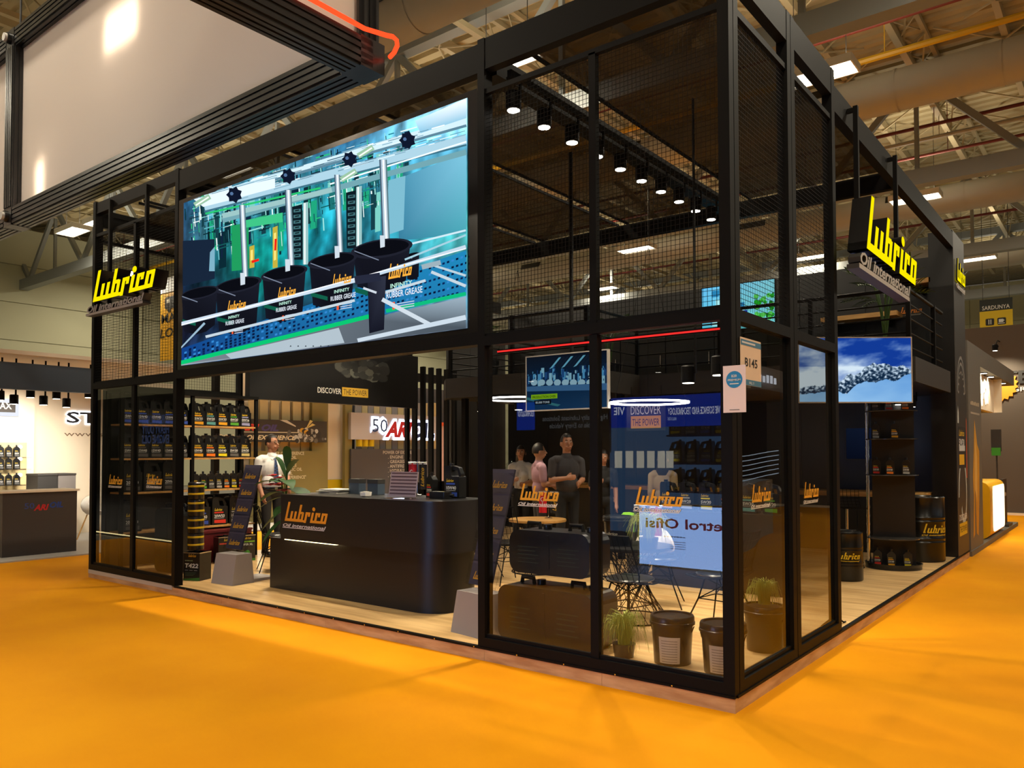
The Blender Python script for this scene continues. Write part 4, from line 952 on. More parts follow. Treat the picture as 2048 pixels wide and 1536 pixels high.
CH = [((-6.62, 1.4, ZF), 2.6, 'black wire chair behind the left brochure stand'), ((-4.35, 2.7, ZF), -.6, 'black wire chair behind the rounded counter end'), ((-1.75, 2.35, ZF), .4, 'black wire chair with a white bag on its seat'), ((-1.32, 1.02, ZF), 2.9, 'black wire chair pulled up between the wire table and the pails'), ((-.82, 1.72, ZF), -1.7, 'black wire chair by the corner post'), ((-3.75, 2.5, ZF), 1.2, 'black wire chair in the dark behind the right brochure stand')]
for i, (l, r, lab) in enumerate(CH):
    o = ch0 if i == 0 else copy_tree(ch0); place(o, l, r); tag(o, lab, 'chair', 'wire chairs')
def wire_table(label, loc, top=woodt, h=.66, r=.36):
    t = thing('wire_table', label, 'table', loc)
    q = MB(); q.lathe([(0, h-.03), (r, h-.03), (r+.005, h-.015), (r, h), (0, h)], n=36); q.build('table_top', top, t, True)
    q = MB(); q.tube([(r*.9*math.cos(a*PI/16), r*.9*math.sin(a*PI/16), .008) for a in range(33)], .007, 6); q.build('floor_ring', black, t, True)
    for s in (-1, 1):
        q = MB()
        for k in range(18):
            a = k*2*PI/18; P_ = []
            for z in range(7):
                u = z/6; rr = r*(.9*(1-u)+.75*u); b = a+s*1.3*(u-.5)*2
                p0 = Vector((r*.9*math.cos(a-s*1.1), r*.9*math.sin(a-s*1.1), .008)); p1 = Vector((r*.72*math.cos(a+s*1.1), r*.72*math.sin(a+s*1.1), h-.03)); P_.append(p0.lerp(p1, u))
            q.tube(P_[::6], .0032, 4)
        q.build('wire_base', black, t)
wire_table('round dark table on a crossed wire drum base inside the glass tower', (-1.62, 1.62, ZF), black2)
wire_table('round oak topped table on a wire base far behind the logo glass', (-3.95, 3.35, ZF), woodt)
t = thing('white_bag', 'crumpled white carrier bag with blue print on a wire chair', 'bag', (-1.75, 2.3, ZF+.48), .4)
q = MB(); q.sphere((0, 0, .13), (.2, .1, .14), 14, 9)
q.v = [(x+.02*math.sin(17*z+9*x), y+.02*math.sin(23*x+5*z), max(0, z+.02*math.sin(19*x+7*y))) for x, y, z in q.v]; q.build('sack', white, t, True); q = MB(); q.tube([(-.05, 0, .24), (-.03, 0, .32), (.04, 0, .32), (.06, 0, .24)], .008, 5); q.build('handle', white, t, True)
g = MB(); scribble(g, (Vector((-.1, -.11, .1)), X, Z, -Y), 0, 0, .16, .05, C(60, 110, 170), .004, 4); g.build('print', prnt, t)
# ---------------------------------------------------------------- pails, canisters, barrels
def pail(label, loc, r=.15, h=.34, lab=True, rz=0., mt=bplas, grp=None):
    t = thing('pail', label, 'pail', loc, rz, grp)
    q = MB(); q.lathe([(r*.84, 0), (r*.86, .004), (r*.97, h*.84), (r*.97, h*.9), (0, h*.9)], n=32); q.build('body', mt, t, True)
    q = MB(); q.lathe([(r*.985, h*.82), (r*1.07, h*.82), (r*1.07, h*.87), (r*1.04, h*.88), (r*1.04, h*.97), (r*1.0, h), (r*.9, h), (r*.88, h*.96), (0, h*.96)], n=32); q.build('lid', mt, t, True)
    q = MB(); q.tube([(r*1.02*math.cos(a), -r*1.02*math.sin(a)*.35-.0, h*.78-.09*math.sin(a)) for a in [k*PI/8 for k in range(9)]], .004, 5); q.build('handle', black, t, True)
    if lab:
        g = MB(); n = 8
        for k in range(n):
            a0, a1 = -PI/2-.55+1.1*k/n, -PI/2-.55+1.1*(k+1)/n
            f_ = lambda a, z: (r*(.86+.11*(z-.004)/(h*.84-.004))*1.014*math.cos(a), r*(.86+.11*(z-.004)/(h*.84-.004))*1.014*math.sin(a), z)
            g.add([f_(a0, .02), f_(a1, .02), f_(a1, h*.6), f_(a0, h*.6)], [(0, 1, 2, 3)], 0, C(205, 188, 176))
            for j_ in range(9):
                z = .03+j_*.018; r0 = lambda a, zz: tuple(c_*1.004 if i_ < 2 else c_ for i_, c_ in enumerate(f_(a, zz)))
                if 0 < k < n-1: g.add([r0(a0, z), r0(a1, z), r0(a1, z+.006), r0(a0, z+.006)], [(0, 1, 2, 3)], 0, C(150, 134, 126))
        g.build('label', prnt, t)
    return t
pail('black lidded pail with a pale text label beside the grass plant', (-.67, .5, ZF), rz=.3); pail('black lidded pail with pale label and yellow stripe next to the corner post', (-.28, .48, ZF), rz=.25)
pail('black lidded pail topped by a round grass ball behind the side glass', (-.28, 1.25, ZF), lab=False)
grass('round ball of grass standing on a black pail behind the side glass', (-.28, 1.25, ZF+.345), .15, .2, 160, False, 9)
t = pail('black drum shaped pail on the wire table', (-1.72, 1.55, .762), .14, .26, False)
g = MB(); text(g, 'Lubrico', (Vector((-.07, -.14, .1)), X, Z, -Y), 0, 0, .025, C(170, 165, 150), .002, w=.14, shear=.3); g.build('label_print', prnt, t)
flag_stand((-1.56, 1.8, .762), 'pair of small desk flags on the wire table', .3)
flag_stand((-3.85, 3.45, .762), 'pair of small desk flags on the oak topped table', .3)
t = thing('green_bag', 'bright green cloth bag hung over a bin behind the wire table', 'bag', (-2.75, 3.75, ZF), .2)
q = MB(); q.lathe([(.12, 0), (.16, .55), (.15, .55), (.11, .02), (0, .02)], n=16); q.build('bin', dark, t, True)
q = MB(); q.sphere((0, 0, .62), (.22, .17, .16), 16, 9); q.v = [(x+.03*math.sin(15*z), y+.02*math.sin(18*x), z+.03*math.sin(13*x+4)-(.12 if x > .1 else 0)) for x, y, z in q.v]; q.build('cloth', mat('lime_cloth', C(150, 230, 20), .7), t, True)
def canister(label, loc, rz, w, d, h, grp):
    t = thing('canister', label, 'canister', loc, rz, grp)
    q = MB(); q.prism(rrect(-w/2, w/2, 0, h, .09), -d/2, d/2, (Vector(), X, Z, -Y)); o = q.build('body', bplas, t); b = o.modifiers.new('soft_edges', 'BEVEL'); b.width = .035; b.segments = 3; b.limit_method = 'ANGLE'; b.angle_limit = math.radians(50)
    for sx in (-.27, .27):
        q = MB(); q.tube([(sx*w-.1, 0, h-.02), (sx*w-.09, 0, h+.045), (sx*w+.02, 0, h+.045), (sx*w+.03, 0, h-.02)], .018, 8); q.build('handle', bplas, t, True)
        q = MB(); q.cyl((sx*w+.1, 0, h-.02), (sx*w+.1, 0, h+.04), .035, n=16); q.build('cap', bplas, t, True)
    q = MB(); q.prism(rect(-.012, .012, .05, h-.03), -d/2-.004, d/2+.004, (Vector(), X, Z, -Y)); q.build('seam', bplas, t)
    g = MB(); fr = (Vector((0, -d/2-.002, 0)), X, Z, -Y)
    for sx in (-.25, .25):
        for k in range(5): g.flat(rect(sx*w-.1, sx*w+.1-.03*(k % 2), h*.25+k*h*.09, h*.27+k*h*.09), fr, .003, C(44, 58, 50))
    g.build('label', prnt, t)
canister('large black twin canister on the floor behind the left tower pane', (-1.66, .48, ZF), 0, .9, .36, .44, 'stacked black canisters'); canister('smaller black twin canister stacked on the large one', (-1.65, .5, ZF+.54), 0, .76, .3, .34, 'stacked black canisters')
canister('tall black canister on the floor behind the left logo glass', (-7.62, .62, ZF), .1, .5, .3, .8, None)
def barrel(label, loc, r, h, rz, tagw):
    t = thing('barrel', label, 'barrel', loc, rz)
    pr = [(r*.96, 0), (r, .012), (r, .03)]
    for z in (.3, .36, .62, .68): pr += [(r, h*z-.015), (r*1.025, h*z), (r, h*z+.015)]
    pr += [(r, h-.03), (r*1.01, h-.012), (r*.98, h), (r*.95, h-.015), (0, h-.015)]
    q = MB(); q.lathe(pr, n=36); q.build('drum', mat('barrel_black', C(20, 20, 19), .25) if 'barrel_black' not in MATS else MATS['barrel_black'], t, True)
    q = MB(); q.cyl((r*.5, 0, h-.015), (r*.5, 0, h+.005), .03, n=10); q.build('bung', chrome, t, True)
    g = MB(); logo(g, (Vector((0, 0, 0)), X, Z, -Y), -tagw/2, h*.45, tagw, C(225, 190, 20), 0, h=tagw*.3)
    g.v = [((r*1.004)*math.sin(x/r), -(r*1.004)*math.cos(x/r), z) for x, y, z in g.v]; g.build('logo_print', prnt, t)
    return t
barrel('small black barrel with yellow logo near the side glass', (-.72, 5.05, ZF), .19, .57, .45, .3)
barrel('large black oil barrel beside the end pillar', (-.36, 7.42, ZF), .29, .88, .95, .42)
t = thing('wire_stool', 'tall wire seat stool at the oak topped back bar', 'stool', (-.98, 6.1, ZF), .5)
q = MB(); q.lathe([(.2, 0), (.2, .012), (.03, .03)], n=24); q.build('base', black, t, True); q = MB(); q.cyl((0, 0, .02), (0, 0, .75), .018, n=10); q.build('pole', chrome, t, True); q = MB(); q.tube([(.15*math.cos(k*PI/8), .15*math.sin(k*PI/8), .3) for k in range(17)], .008, 6); q.build('foot_ring', chrome, t, True)
q = MB()
for i in range(9):
    u = (i/8-.5)*.4; q.tube([(u, -.2, .77), (u, .1, .75), (u, .2, .85), (u, .22, 1.0)], .003, 4)
for k in range(6): q.tube([(-.2, -.2+k*.07, .765), (.2, -.2+k*.07, .765)], .003, 4); q.tube([(-.2, .15+k*.014, .8+k*.04), (.2, .15+k*.014, .8+k*.04)], .003, 4)
q.build('wire_seat', black, t)
# ---------------------------------------------------------------- bottle tower at the open side
t = thing('bottle_tower', 'slim black display tower with round shelves and a chrome pole by the open side', 'display tower', (-.5, 6.4, ZF))
q = MB(); q.cyl((0, 0, 0), (0, 0, .035), .33, n=36); q.lathe([(.33, .035), (.34, .07), (.325, .07), (.315, .036)], n=36); q.build('base', bplas, t, True)
R = Matrix.Rotation(.3, 3, 'Z'); q = MB(); q.obb((0, .06, 1.15), (.5, .03, 2.24), R); q.build('back_panel', counterm, t)
q = MB(); q.cyl((-.27, -.1, .03), (-.27, -.1, 2.3), .022, n=12)
for k in range(20): q.cyl((-.27, -.1, .1+k*.11), (-.27, -.1, .13+k*.11), .026, n=12)
q.build('chrome_pole', chrome, t, True)
SHT = (.39, 1.2, 1.66, 2.02)
for z in SHT: q = MB(); q.cyl((0, 0, z-.012), (0, 0, z), .31, n=36); q.build('round_shelf', mat('smoked', C(70, 66, 60), .1) if 'smoked' not in MATS else MATS['smoked'], t, True)
k = 0
for z, lst in ((.036, ('red', 'amber', 'yellow')), (1.2, ('red', 'orange', 'silver')), (1.66, ('silver', 'amber')), (2.02, ('grey', 'red', 'orange'))):
    for i, cn in enumerate(lst):
        a = -.62+.42*i*(1.35 if len(lst) == 2 else 1); x, y = a*.42+.1, -.17+.06*abs(i-1)
        lv = {.036: 'base', 1.2: 'lower shelf', 1.66: 'middle shelf', 2.02: 'upper shelf'}[z]
        jug('small', CN[cn], '5W40', (-.5+x, 6.4+y, ZF+z), .2, f'small black oil bottle with {cn} band on the {lv} of the display tower', 'bottles on the display tower', 'oil_bottle', 'oil bottle')
# ---------------------------------------------------------------- display counter with a row of jugs deep in the tower
t = thing('display_counter', 'black display counter carrying a row of oil jugs inside the tower', 'counter', (-1.65, 3.7, ZF))
q = MB(); q.box(-.75, .75, -.25, .25, 0, .8); q.build('body', black2, t); q = MB(); q.box(-.78, .78, -.28, .28, .8, .84); q.build('top', black2, t)
for i, cn in enumerate(('amber', 'silver', 'yellow', 'orange', 'teal', 'green')): jug('jug', CN[cn], ('5W30', '0W20')[i % 2], (-2.25+i*.24, 3.6, ZF+.84), 0, f'black oil jug with {cn} band on the black display counter', 'jugs on the display counter')
t = thing('floor_cable', 'short loose black cable end on the floor by the side glass', 'cable', (-.12, 2.42, ZF)); q = MB(); q.tube([(-.06, -.1, .006), (-.02, .0, .05), (.02, .08, .055), (.05, .16, .006)], .008, 6); q.build('cord', black, t, True); q = MB(); q.cyl((.05, .16, .008), (.055, .19, .008), .008, n=8); q.build('plug', bplas, t, True)
# ---------------------------------------------------------------- back bar, wall screens
t = thing('back_bar', 'long black bar with oak top along the black back wall', 'bar counter', (-4.3, 8.0, ZF))
for i in range(8): q = MB(); q.box(-8.3+i+.003, -7.3+i-.003, 7.82, 8.36, ZF, .93); q.build('front_panel', black2, t, world=True)
q = MB(); q.box(-8.3, -.34, 7.72, 8.37, .93, 1.0); q.build('bar_top', woodt, t, world=True)
def screen(name, label, c_, U, w, h, art, glow, bez=lgrey, mount=None):
    U = Vector(U).normalized(); N = U.cross(Z); t = thing(name, label, 'screen', c_)
    c0 = Vector(); fr = (c0-U*w/2-Z*h/2, U, Z, N); q = MB()
    q.prism(rect(0, w, 0, h), -.045, -.004, fr); q.build('body', aniso, t)
    q = MB(); b = .012
    for r_ in (rect(-b, w+b, -b, 0), rect(-b, w+b, h, h+b), rect(-b, 0, 0, h), rect(w, w+b, 0, h)): q.prism(r_, -.04, .004, fr)
    q.build('bezel', bez, t)
    g = MB(); art(g, fr, w, h); g.build('screen_picture', glow, t)
    if mount: q = MB(); q.tube([c0-N*.04]+[Vector(m_)-Vector(c_) for m_ in mount], .02, 8); q.build('mount', black, t, True)
    return t
from mathutils import noise as MN
def fbm(x, y, o=5, s=0.):
    return sum(MN.noise((x*2**k, y*2**k, s+k*7.3))/2**k for k in range(o))
def lerp3(a, b, t): t = max(0., min(1., t)); return tuple(p+(q-p)*t for p, q in zip(a, b))
def art_mountain(g, fr, w, h):
    ridge = [(0, .2), (.1, .26), (.18, .24), (.26, .3), (.32, .28), (.37, .33), (.4, .38), (.44, .44), (.5, .42), (.55, .47), (.6, .55), (.66, .6), (.7, .58), (.76, .61), (.82, .57), (.88, .55), (.93, .57), (1, .5)]
    foot = [(0, .12), (.2, .15), (.36, .17), (.42, .13), (.47, .18), (.52, .27), (.6, .32), (.68, .3), (.76, .36), (.84, .33), (.92, .37), (1, .44)]
    def pl(t, x):
        for a, b in zip(t, t[1:]):
            if a[0] <= x <= b[0]: return a[1]+(b[1]-a[1])*(x-a[0])/(b[0]-a[0])
        return t[-1][1]
    def col(u, v):
        r = pl(ridge, u)+.03*fbm(u*14, 3., 4); f = pl(foot, u)+.03*fbm(u*9, 8., 3)
        if v > r:
            b = .5+.75*fbm(u*3.2-v*1.1, v*4.2, 5, 2.)+.55*(1-u)*(1.1-v)-.75*(v-.55)+(.3 if v < .55 else 0)-.35*u
            return C(*lerp3((18, 58, 150), (214, 232, 246), b))
        if v > f:
            k = 1.25*fbm(u*42, v*30, 4, 5.)+.2*math.sin((u*90+v*70)); t = (v-f)/(r-f+1e-5)
            return C(*lerp3((16, 40, 66), (206, 226, 244), .18+.9*k+.75*(t-.35)))
        return C(*lerp3((150, 196, 236), (104, 160, 220), .5+.5*u-.5*(1-v/.4)+.25*fbm(u*4, v*6, 3)))
    n, k = 190, 106
    G = [[col(i/n, j/k) for j in range(k+1)] for i in range(n+1)]
    for i in range(n):
        for j in range(k): g.flat(rect(w*i/n, w*(i+1)/n, h*j/k, h*(j+1)/k), fr, 0, [G[i][j], G[i+1][j], G[i+1][j+1], G[i][j+1]])
c_ = Vector((-.39, 4.3, 2.478)); U = Vector((_r.x, _r.y, 0)).normalized()
screen('wall_television', 'bright hanging television showing a snowy mountain under blue sky', c_, U, 1.21, .69, art_mountain, prglow, lgrey, [(-.39, 4.7, 2.5), (-.39, 5.33, 2.55)])
def art_prod(g, fr, w, h):
    rnd = random.Random(2)
    g.flat(rect(0, w, 0, h), fr, 0, [C(20, 60, 100), C(30, 70, 110), C(16, 24, 40), C(20, 30, 44)])
    for k in range(120):
        x, y = rnd.uniform(0, w), rnd.uniform(h*.45, h*.72); s = rnd.uniform(.01, .05); g.flat(rect(max(0, x-s*.4), min(w, x+s*.4), y-s, y+s), fr, .0003+k*.000004, rnd.choice([C(90, 170, 220), C(40, 90, 150), C(20, 50, 90), C(150, 210, 235), C(26, 60, 110)]))
    for k in range(9): x = .3*w+k*.05*w; g.flat([(x, h*.75), (x+.04*w, h*.77), (x+.15*w, h*.95), (x+.12*w, h*.95)], fr, .001, C(120, 200, 230) if k % 3 == 0 else C(24, 40, 60))
    for k in range(9): g.flat(circ(w*(.1+.1*k), h*(.52-.01*k), w*.045, 10, h*.06), fr, .001+k*.00002, C(170, 215, 235))
    g.flat([(0, h*.36), (w, h*.3), (w, h*.42), (0, h*.45)], fr, .0012, C(70, 120, 170)); g.flat([(0, h*.2), (w*.4, h*.05), (w*.44, h*.08), (0, h*.25)], fr, .0012, C(60, 130, 140))
    g.flat(rect(w*.06, w*.4, h*.2, h*.29), fr, .0015, C(150, 210, 30)); text(g, 'PRODUCTION OVER', fr, w*.08, h*.22, h*.045, C(20, 40, 10), .002, w=w*.3); g.flat(rect(w*.1, w*.32, h*.1, h*.18), fr, .0015, C(10, 16, 26)); text(g, '85.000 TONS', fr, w*.12, h*.12, h*.04, C(210, 230, 240), .002, w=w*.18)
screen('wall_television', 'television showing a blue factory hall above the stacked canisters', (-2.6, 2.0, 2.32), X, .99, .56, art_prod, prdim, lgrey, [(-2.6, 2.12, 2.4), (-2.6, 2.12, 4.72)])
def art_off(g, fr, w, h): g.flat(rect(0, w, 0, h), fr, 0, [C(12, 18, 36), C(12, 18, 36), C(24, 34, 60), C(20, 30, 52)])
screen('wall_television', 'dark blue idle television on the black back wall above the bar', (-1.16, 8.33, 1.72), X, .84, .48, art_off, prdim, dark)
def art_up(g, fr, w, h):
    rnd = random.Random(8); g.flat(rect(0, w, 0, h), fr, 0, [C(90, 200, 220), C(120, 220, 225), C(140, 225, 240), C(100, 190, 240)])
    for k in range(14): x, y = rnd.uniform(.02, .55)*w, rnd.uniform(.1, .8)*h; g.flat(rect(x, x+w*.1, y, y+h*.12), fr, .0003+k*.00002, rnd.choice([C(40, 130, 180), C(170, 235, 240), C(60, 170, 200)]))
    for k in range(60): x, y = rnd.uniform(.74, 1)*w, rnd.uniform(0, .7)*h; s = rnd.uniform(.01, .04); g.flat(circ(min(x, w-s), max(y, s), s, 6), fr, .001+k*.00001, rnd.choice([C(30, 170, 40), C(20, 120, 30), C(90, 210, 90)]))
    g.flat(rect(.55*w, .64*w, .1*h, .4*h), fr, .002, C(30, 50, 140))
screen('wall_television', 'cyan lit television with greenery upstairs behind the mesh', (-2.55, 6.4, 3.72), X, 1.1, .66, art_up, prglow, black, [(-2.55, 6.6, 3.5), (-2.55, 6.7, 2.68)])
# ---------------------------------------------------------------- palms upstairs
def palm(label, loc, H, n, seed, grp):
    rnd = random.Random(seed); t = thing('potted_palm', label, 'plant', loc, 0, grp)
    q = MB(); q.lathe([(.12, 0), (.16, .3), (.15, .3), (0, .27)], n=16); q.build('pot', bplas, t, True)
    for k in range(5): q = MB(); a = k*1.26; q.tube([(0, 0, .25), (.05*math.cos(a), .05*math.sin(a), .25+H*.35), (.12*math.cos(a), .12*math.sin(a), .25+H*.6)], .014, 6); q.build('stem', greenp, t, True)
    for k in range(n):
        a = k*2.4; e = rnd.uniform(.2, 1.1); q = MB(); p0 = Vector((.06*math.cos(a), .06*math.sin(a), .25+H*rnd.uniform(.45, .7))); d = Vector((math.cos(a), math.sin(a), e)).normalized(); L = H*rnd.uniform(.35, .5)
        for i in range(8):
            u = .2+.1*i; c = p0+d*(L*u)-Z*(.35*L*u*u)
            for s in (-1, 1): leaf(q, c, d*.7+d.cross(Z)*s*.8+Z*.1, L*.35, .022, .3, n=3)
        q.tube([p0, p0+d*L*.5-Z*.09*L, p0+d*L-Z*.35*L], .004, 4); q.build('frond', greenp, t)
palm('potted palm on the mezzanine behind the hanging side sign', (-.42, 5.8, 2.68), 1.15, 14, 4, None); palm('potted palm on the mezzanine behind the mesh tower', (-4.6, 6.2, 2.68), 1.0, 12, 6, None); palm('potted palm at the chamfered mezzanine corner', (-5.7, 4.5, 2.68), .8, 10, 7, None)
t = thing('upstairs_cabinet', 'black cabinet row against the mezzanine back wall', 'cabinet', (-4.0, 8.05, 2.68)); q = MB(); q.box(-2.2, 1.4, -.28, .28, 0, .95); q.build('body', black2, t)
for k in range(4): q = MB(); q.box(-2.2+k*.9+.01, -1.3+k*.9-.01, -.3, -.28, .03, .93); d_ = q.build('door', black2, t); q = MB(); q.box(-1.4+k*.9, -1.385+k*.9, -.32, -.3, .4, .6); q.build('handle', chrome, d_)
# ---------------------------------------------------------------- ring lamps and spots
def ring(label, c_, r):
    t = thing('ring_lamp', label, 'pendant lamp', c_, 0, 'ring pendant lamps')
    q = MB(); N = 48
    q.lathe([(r-.03, .016), (r, .016), (r, .04), (r-.03, .04), (r-.03, .016)], n=N, caps=False); q.build('ring', black, t, True)
    q = MB(); q.lathe([(r-.027, .0), (r-.003, .0), (r-.003, .016), (r-.027, .016), (r-.027, 0)], n=N, caps=False); q.build('light_ring', cool, t, True)
    q = MB()
    for k in range(3): a = k*2.1; q.cyl((r*.97*math.cos(a), r*.97*math.sin(a), .05), (0, 0, 1.5), .002, n=4)
    q.cyl((0, 0, 1.5), (0, 0, 4.72-c_[2]), .0016, n=4); q.build('suspension', black, t)
ring('glowing ring pendant lamp above the wire table', (-1.67, 2.05, 2.06), .38); ring('glowing ring pendant lamp behind the factory television', (-3.6, 2.5, 2.2), .38)
def spot(label, c_, grp, E, tilt=(0, 0), ang=75, mountz=None, col=(1, .86, .62), arm=0):
    t = thing('track_spot', label, 'spotlight', c_, 0, grp)
    q = MB(); q.lathe([(.058, 0), (.062, .005), (.062, .14), (.052, .15), (0, .15)], n=20); q.build('can', black, t, True)
    q = MB(); q.lathe([(0, -.006), (.05, -.004), (.05, .001), (0, .002)], n=20); q.build('lens', whglow, t, True)
    if arm: q = MB(); q.tube([(0, 0, .12), (0, arm*.5, .3), (0, arm, .32)], .012, 6); q.build('wall_arm', black, t, True)
    q = MB(); q.cyl((.045, 0, .09), (.07, 0, .09), .01, n=6); q.box(.06, .075, -.012, .012, .08, mountz or .2); q.build('bracket', black, t)
    ld = bpy.data.lights.new('spot_light', 'SPOT'); ld.energy = E; ld.spot_size = math.radians(ang); ld.spot_blend = .6; ld.color = col; ld.shadow_soft_size = .04
    lo = bpy.data.objects.new('spot_light', ld); COL.objects.link(lo); lo.parent = t; lo.location = (0, 0, -.02); lo.rotation_euler = (tilt[0], tilt[1], 0)
for i in range(10): spot('black track spotlight in the row under the tower roof beam', (-1.9, .25+i*.42, 4.33), 'spotlights under the tower roof beam', 260 if i < 6 else 60, (0, .25 if i % 2 else -.45))
for i in range(5): spot('added black fill spotlight above the reception area', (-6.45, .7+i*.9, 4.3), 'added fill spotlights above the reception area', 420, (0, .5 if i % 2 else -.35))  # added spots that brighten the reception floor
for i in range(4): spot('added black fill spotlight under the mezzanine fascia', (-5.6+i*.7, 4.2, 2.2), 'added fill spotlights under the front mezzanine edge', 28, (.3, 0))  # added spots that light the floor towards the back
for i in range(3): spot('added black fill spotlight under the side mezzanine edge', (-.4, 5.7+i*.7, 2.2), 'added fill spotlights under the side mezzanine edge', 30, (0, -.1))  # more added fill for the interior floor
for i in range(2): spot('small black spotlight over the glass tower seating', (-.6-.5*i, 1.2+.5*i, 2.2), 'spotlights over the tower seating', 40, (0, 0), 90, 2.5)
for x, a, b in ((-1.9+.075, .1, 4.7), (-6.45+.07, .4, 4.7)):  # the reception track carries only the added fill spots
    t = thing('light_track', 'black light track with its spotlights along the ' + ('tower' if x > -3 else 'reception') + ' roof beam', 'light track', (x, (a+b)/2, 4.53)); q = MB(); q.box(-.02, .02, a-(a+b)/2, b-(a+b)/2, 0, .05); q.build('track', black, t); q = MB(); q.box(-.03, .03, a-(a+b)/2, a-(a+b)/2+.12, -.02, 0); q.build('feed_box', black, t)
t = thing('red_light_strip', 'thin red light strip behind the tower glass under the transom', 'light strip', (-1.03, .14, 2.39)); q = MB(); q.box(-.95, .94, -.004, .004, -.006, .006); q.build('tube', redglow, t); q = MB(); q.box(-.95, .94, .004, .02, -.015, .015); q.build('channel', black, t)
# ---------------------------------------------------------------- hanging letters signs
def hang_sign(label, fr, w, h, rods, top):
    O = fr[0]; t = thing('hanging_letter_sign', label, 'sign', O)
    g = MB(); logo(g, fr, 0, 0, w, None, .1, depth=.16, m=0, tagline=False, h=h); g.build('lit_letters', [yelglow, black2], t, world=True)
    g = MB(); text(g, 'Oil international', fr, -.08*w, -.32*h, .2*h*1.1, None, .1, w=w*.9, bold=.03, shear=.3, depth=.1); g.prism(rect(-.1*w, .8*w, -.42*h, -.34*h), .0, .1, fr, side=1); g.build('tagline_letters', [lgrey, dark], t, world=True)
    for a in rods:
        q = MB(); p_ = O+fr[1]*a-fr[3]*.03; q.box(p_.x-.02, p_.x+.02, p_.y-.02, p_.y+.02, p_.z-.35*h, top); e_ = p_-fr[3]*.09; q.box(min(p_.x, e_.x)-.012, max(p_.x, e_.x)+.012, min(p_.y, e_.y)-.012, max(p_.y, e_.y)+.012, top-.05, top-.01); q.build('hanger_rod', black, t, world=True)
hang_sign('yellow lit letter sign hung on rods at the side of the stand', SIDE(.1, 2.4, 3.325), 2.1, .5, (.26, 1.75), 4.66)
hang_sign('yellow lit letter sign hung on rods before the left mesh bay', FRONT(-8.36, -.04, 3.5), 1.62, .38, (.2, 1.12), 4.8)
# ---------------------------------------------------------------- booth number and card on the corner
t = thing('booth_number_plate', 'white booth number plate with blue header on the side glass', 'sign', at(1500, 752, 'x', .004))
a_, b_ = at(1480, 690, 'x', .004), at(1521, 748, 'x', .004); fr = SIDE(.004, a_.y, b_.z-.09); w, h = b_.y-a_.y, .3
q = MB(); q.prism(rect(0, w, 0, h), 0, .004, fr, 0, C(236, 214, 190)); q.flat(rect(0, w, h*.84, h*.96), fr, .005, C(70, 130, 170)); q.flat(rect(0, w, 0, h*.12), fr, .005, C(70, 130, 170)); text(q, 'B145', fr, w/2, h*.4, h*.19, C(30, 28, 26), .005, w=w*.62, align='c', bold=.02); text(q, 'HALL 11', fr, w/2, h*.03, h*.06, C(230, 235, 240), .006, align='c'); q.flat(rect(w*.05, w*.7, h*.88, h*.92), fr, .006, C(220, 225, 230)); q.build('plate', prnt, t, world=True)
t = thing('card_sticker', 'white card with a round blue badge fixed to the corner post', 'card', at(1478, 826, 'y', -.006))
q = MB(); fr = FRONT(-.055, -.004, 1.84); w, h = .145, .29; q.prism(rect(0, w, 0, h), 0, .003, fr, 0, C(240, 226, 230)); q.flat(circ(w/2, h*.7, w*.36, 28), fr, .004, C(40, 140, 205)); text(q, 'B2B', fr, w/2, h*.75, h*.055, WHT, .005, align='c'); text(q, 'PREMIUM', fr, w/2, h*.67, h*.045, WHT, .005, w=w*.56, align='c'); q.flat(rect(w*.3, w*.7, h*.6, h*.62), fr, .005, WHT); q.flat(rect(w*.28, w*.72, h*.05, h*.065), fr, .004, C(120, 120, 124)); q.build('card', prnt, t, world=True)
# slogan on the inner panel seen through the tower glass
t = thing('slogan_board', 'dark board with white and yellow slogan hung inside the tower', 'board', (-2.3, 3.9, 2.0))
a_, b_ = at(1262, 857, 'y', 3.9), at(1322, 857, 'y', 3.9); q = MB(); q.box(a_.x-.06-(-2.3), b_.x+.06+2.3, .0, .02, a_.z-2.03, a_.z-2+.36); q.build('board', black2, t); w = b_.x-a_.x
g = MB(); fr = (Vector((a_.x+2.3, 0, a_.z-2.)), X, Z, -Y); text(g, 'DISCOVER', fr, 0, .17, .11, WHT, .003, w=w, bold=.0); g.flat(rect(0, w, 0, .15), fr, .002, C(225, 165, 20)); text(g, 'THE POWER', fr, .02, .03, .09, C(60, 44, 10), .003, w=w-.04, bold=.0); g.build('board_print', prnt, t)
q = MB()
for x in (a_.x+2.3, b_.x+2.3): q.cyl((x, .01, a_.z-2+.36), (x, .01, 2.0 if x < -1.3 else .4), .004, n=5)
q.build('hanger', black, t)
t = thing('glass_jar', 'large clear lidded glass jar on the back bar', 'jar', (-8.0, 8.0, 1.0)); q = MB(); q.lathe([(.1, 0), (.13, .02), (.17, .2), (.12, .3), (.11, .33)], n=20); q.build('jar', acryl, t, True); q = MB(); q.lathe([(.12, .33), (.12, .36), (.05, .42), (.03, .46), (0, .47)], n=20); q.build('lid', acryl, t, True)
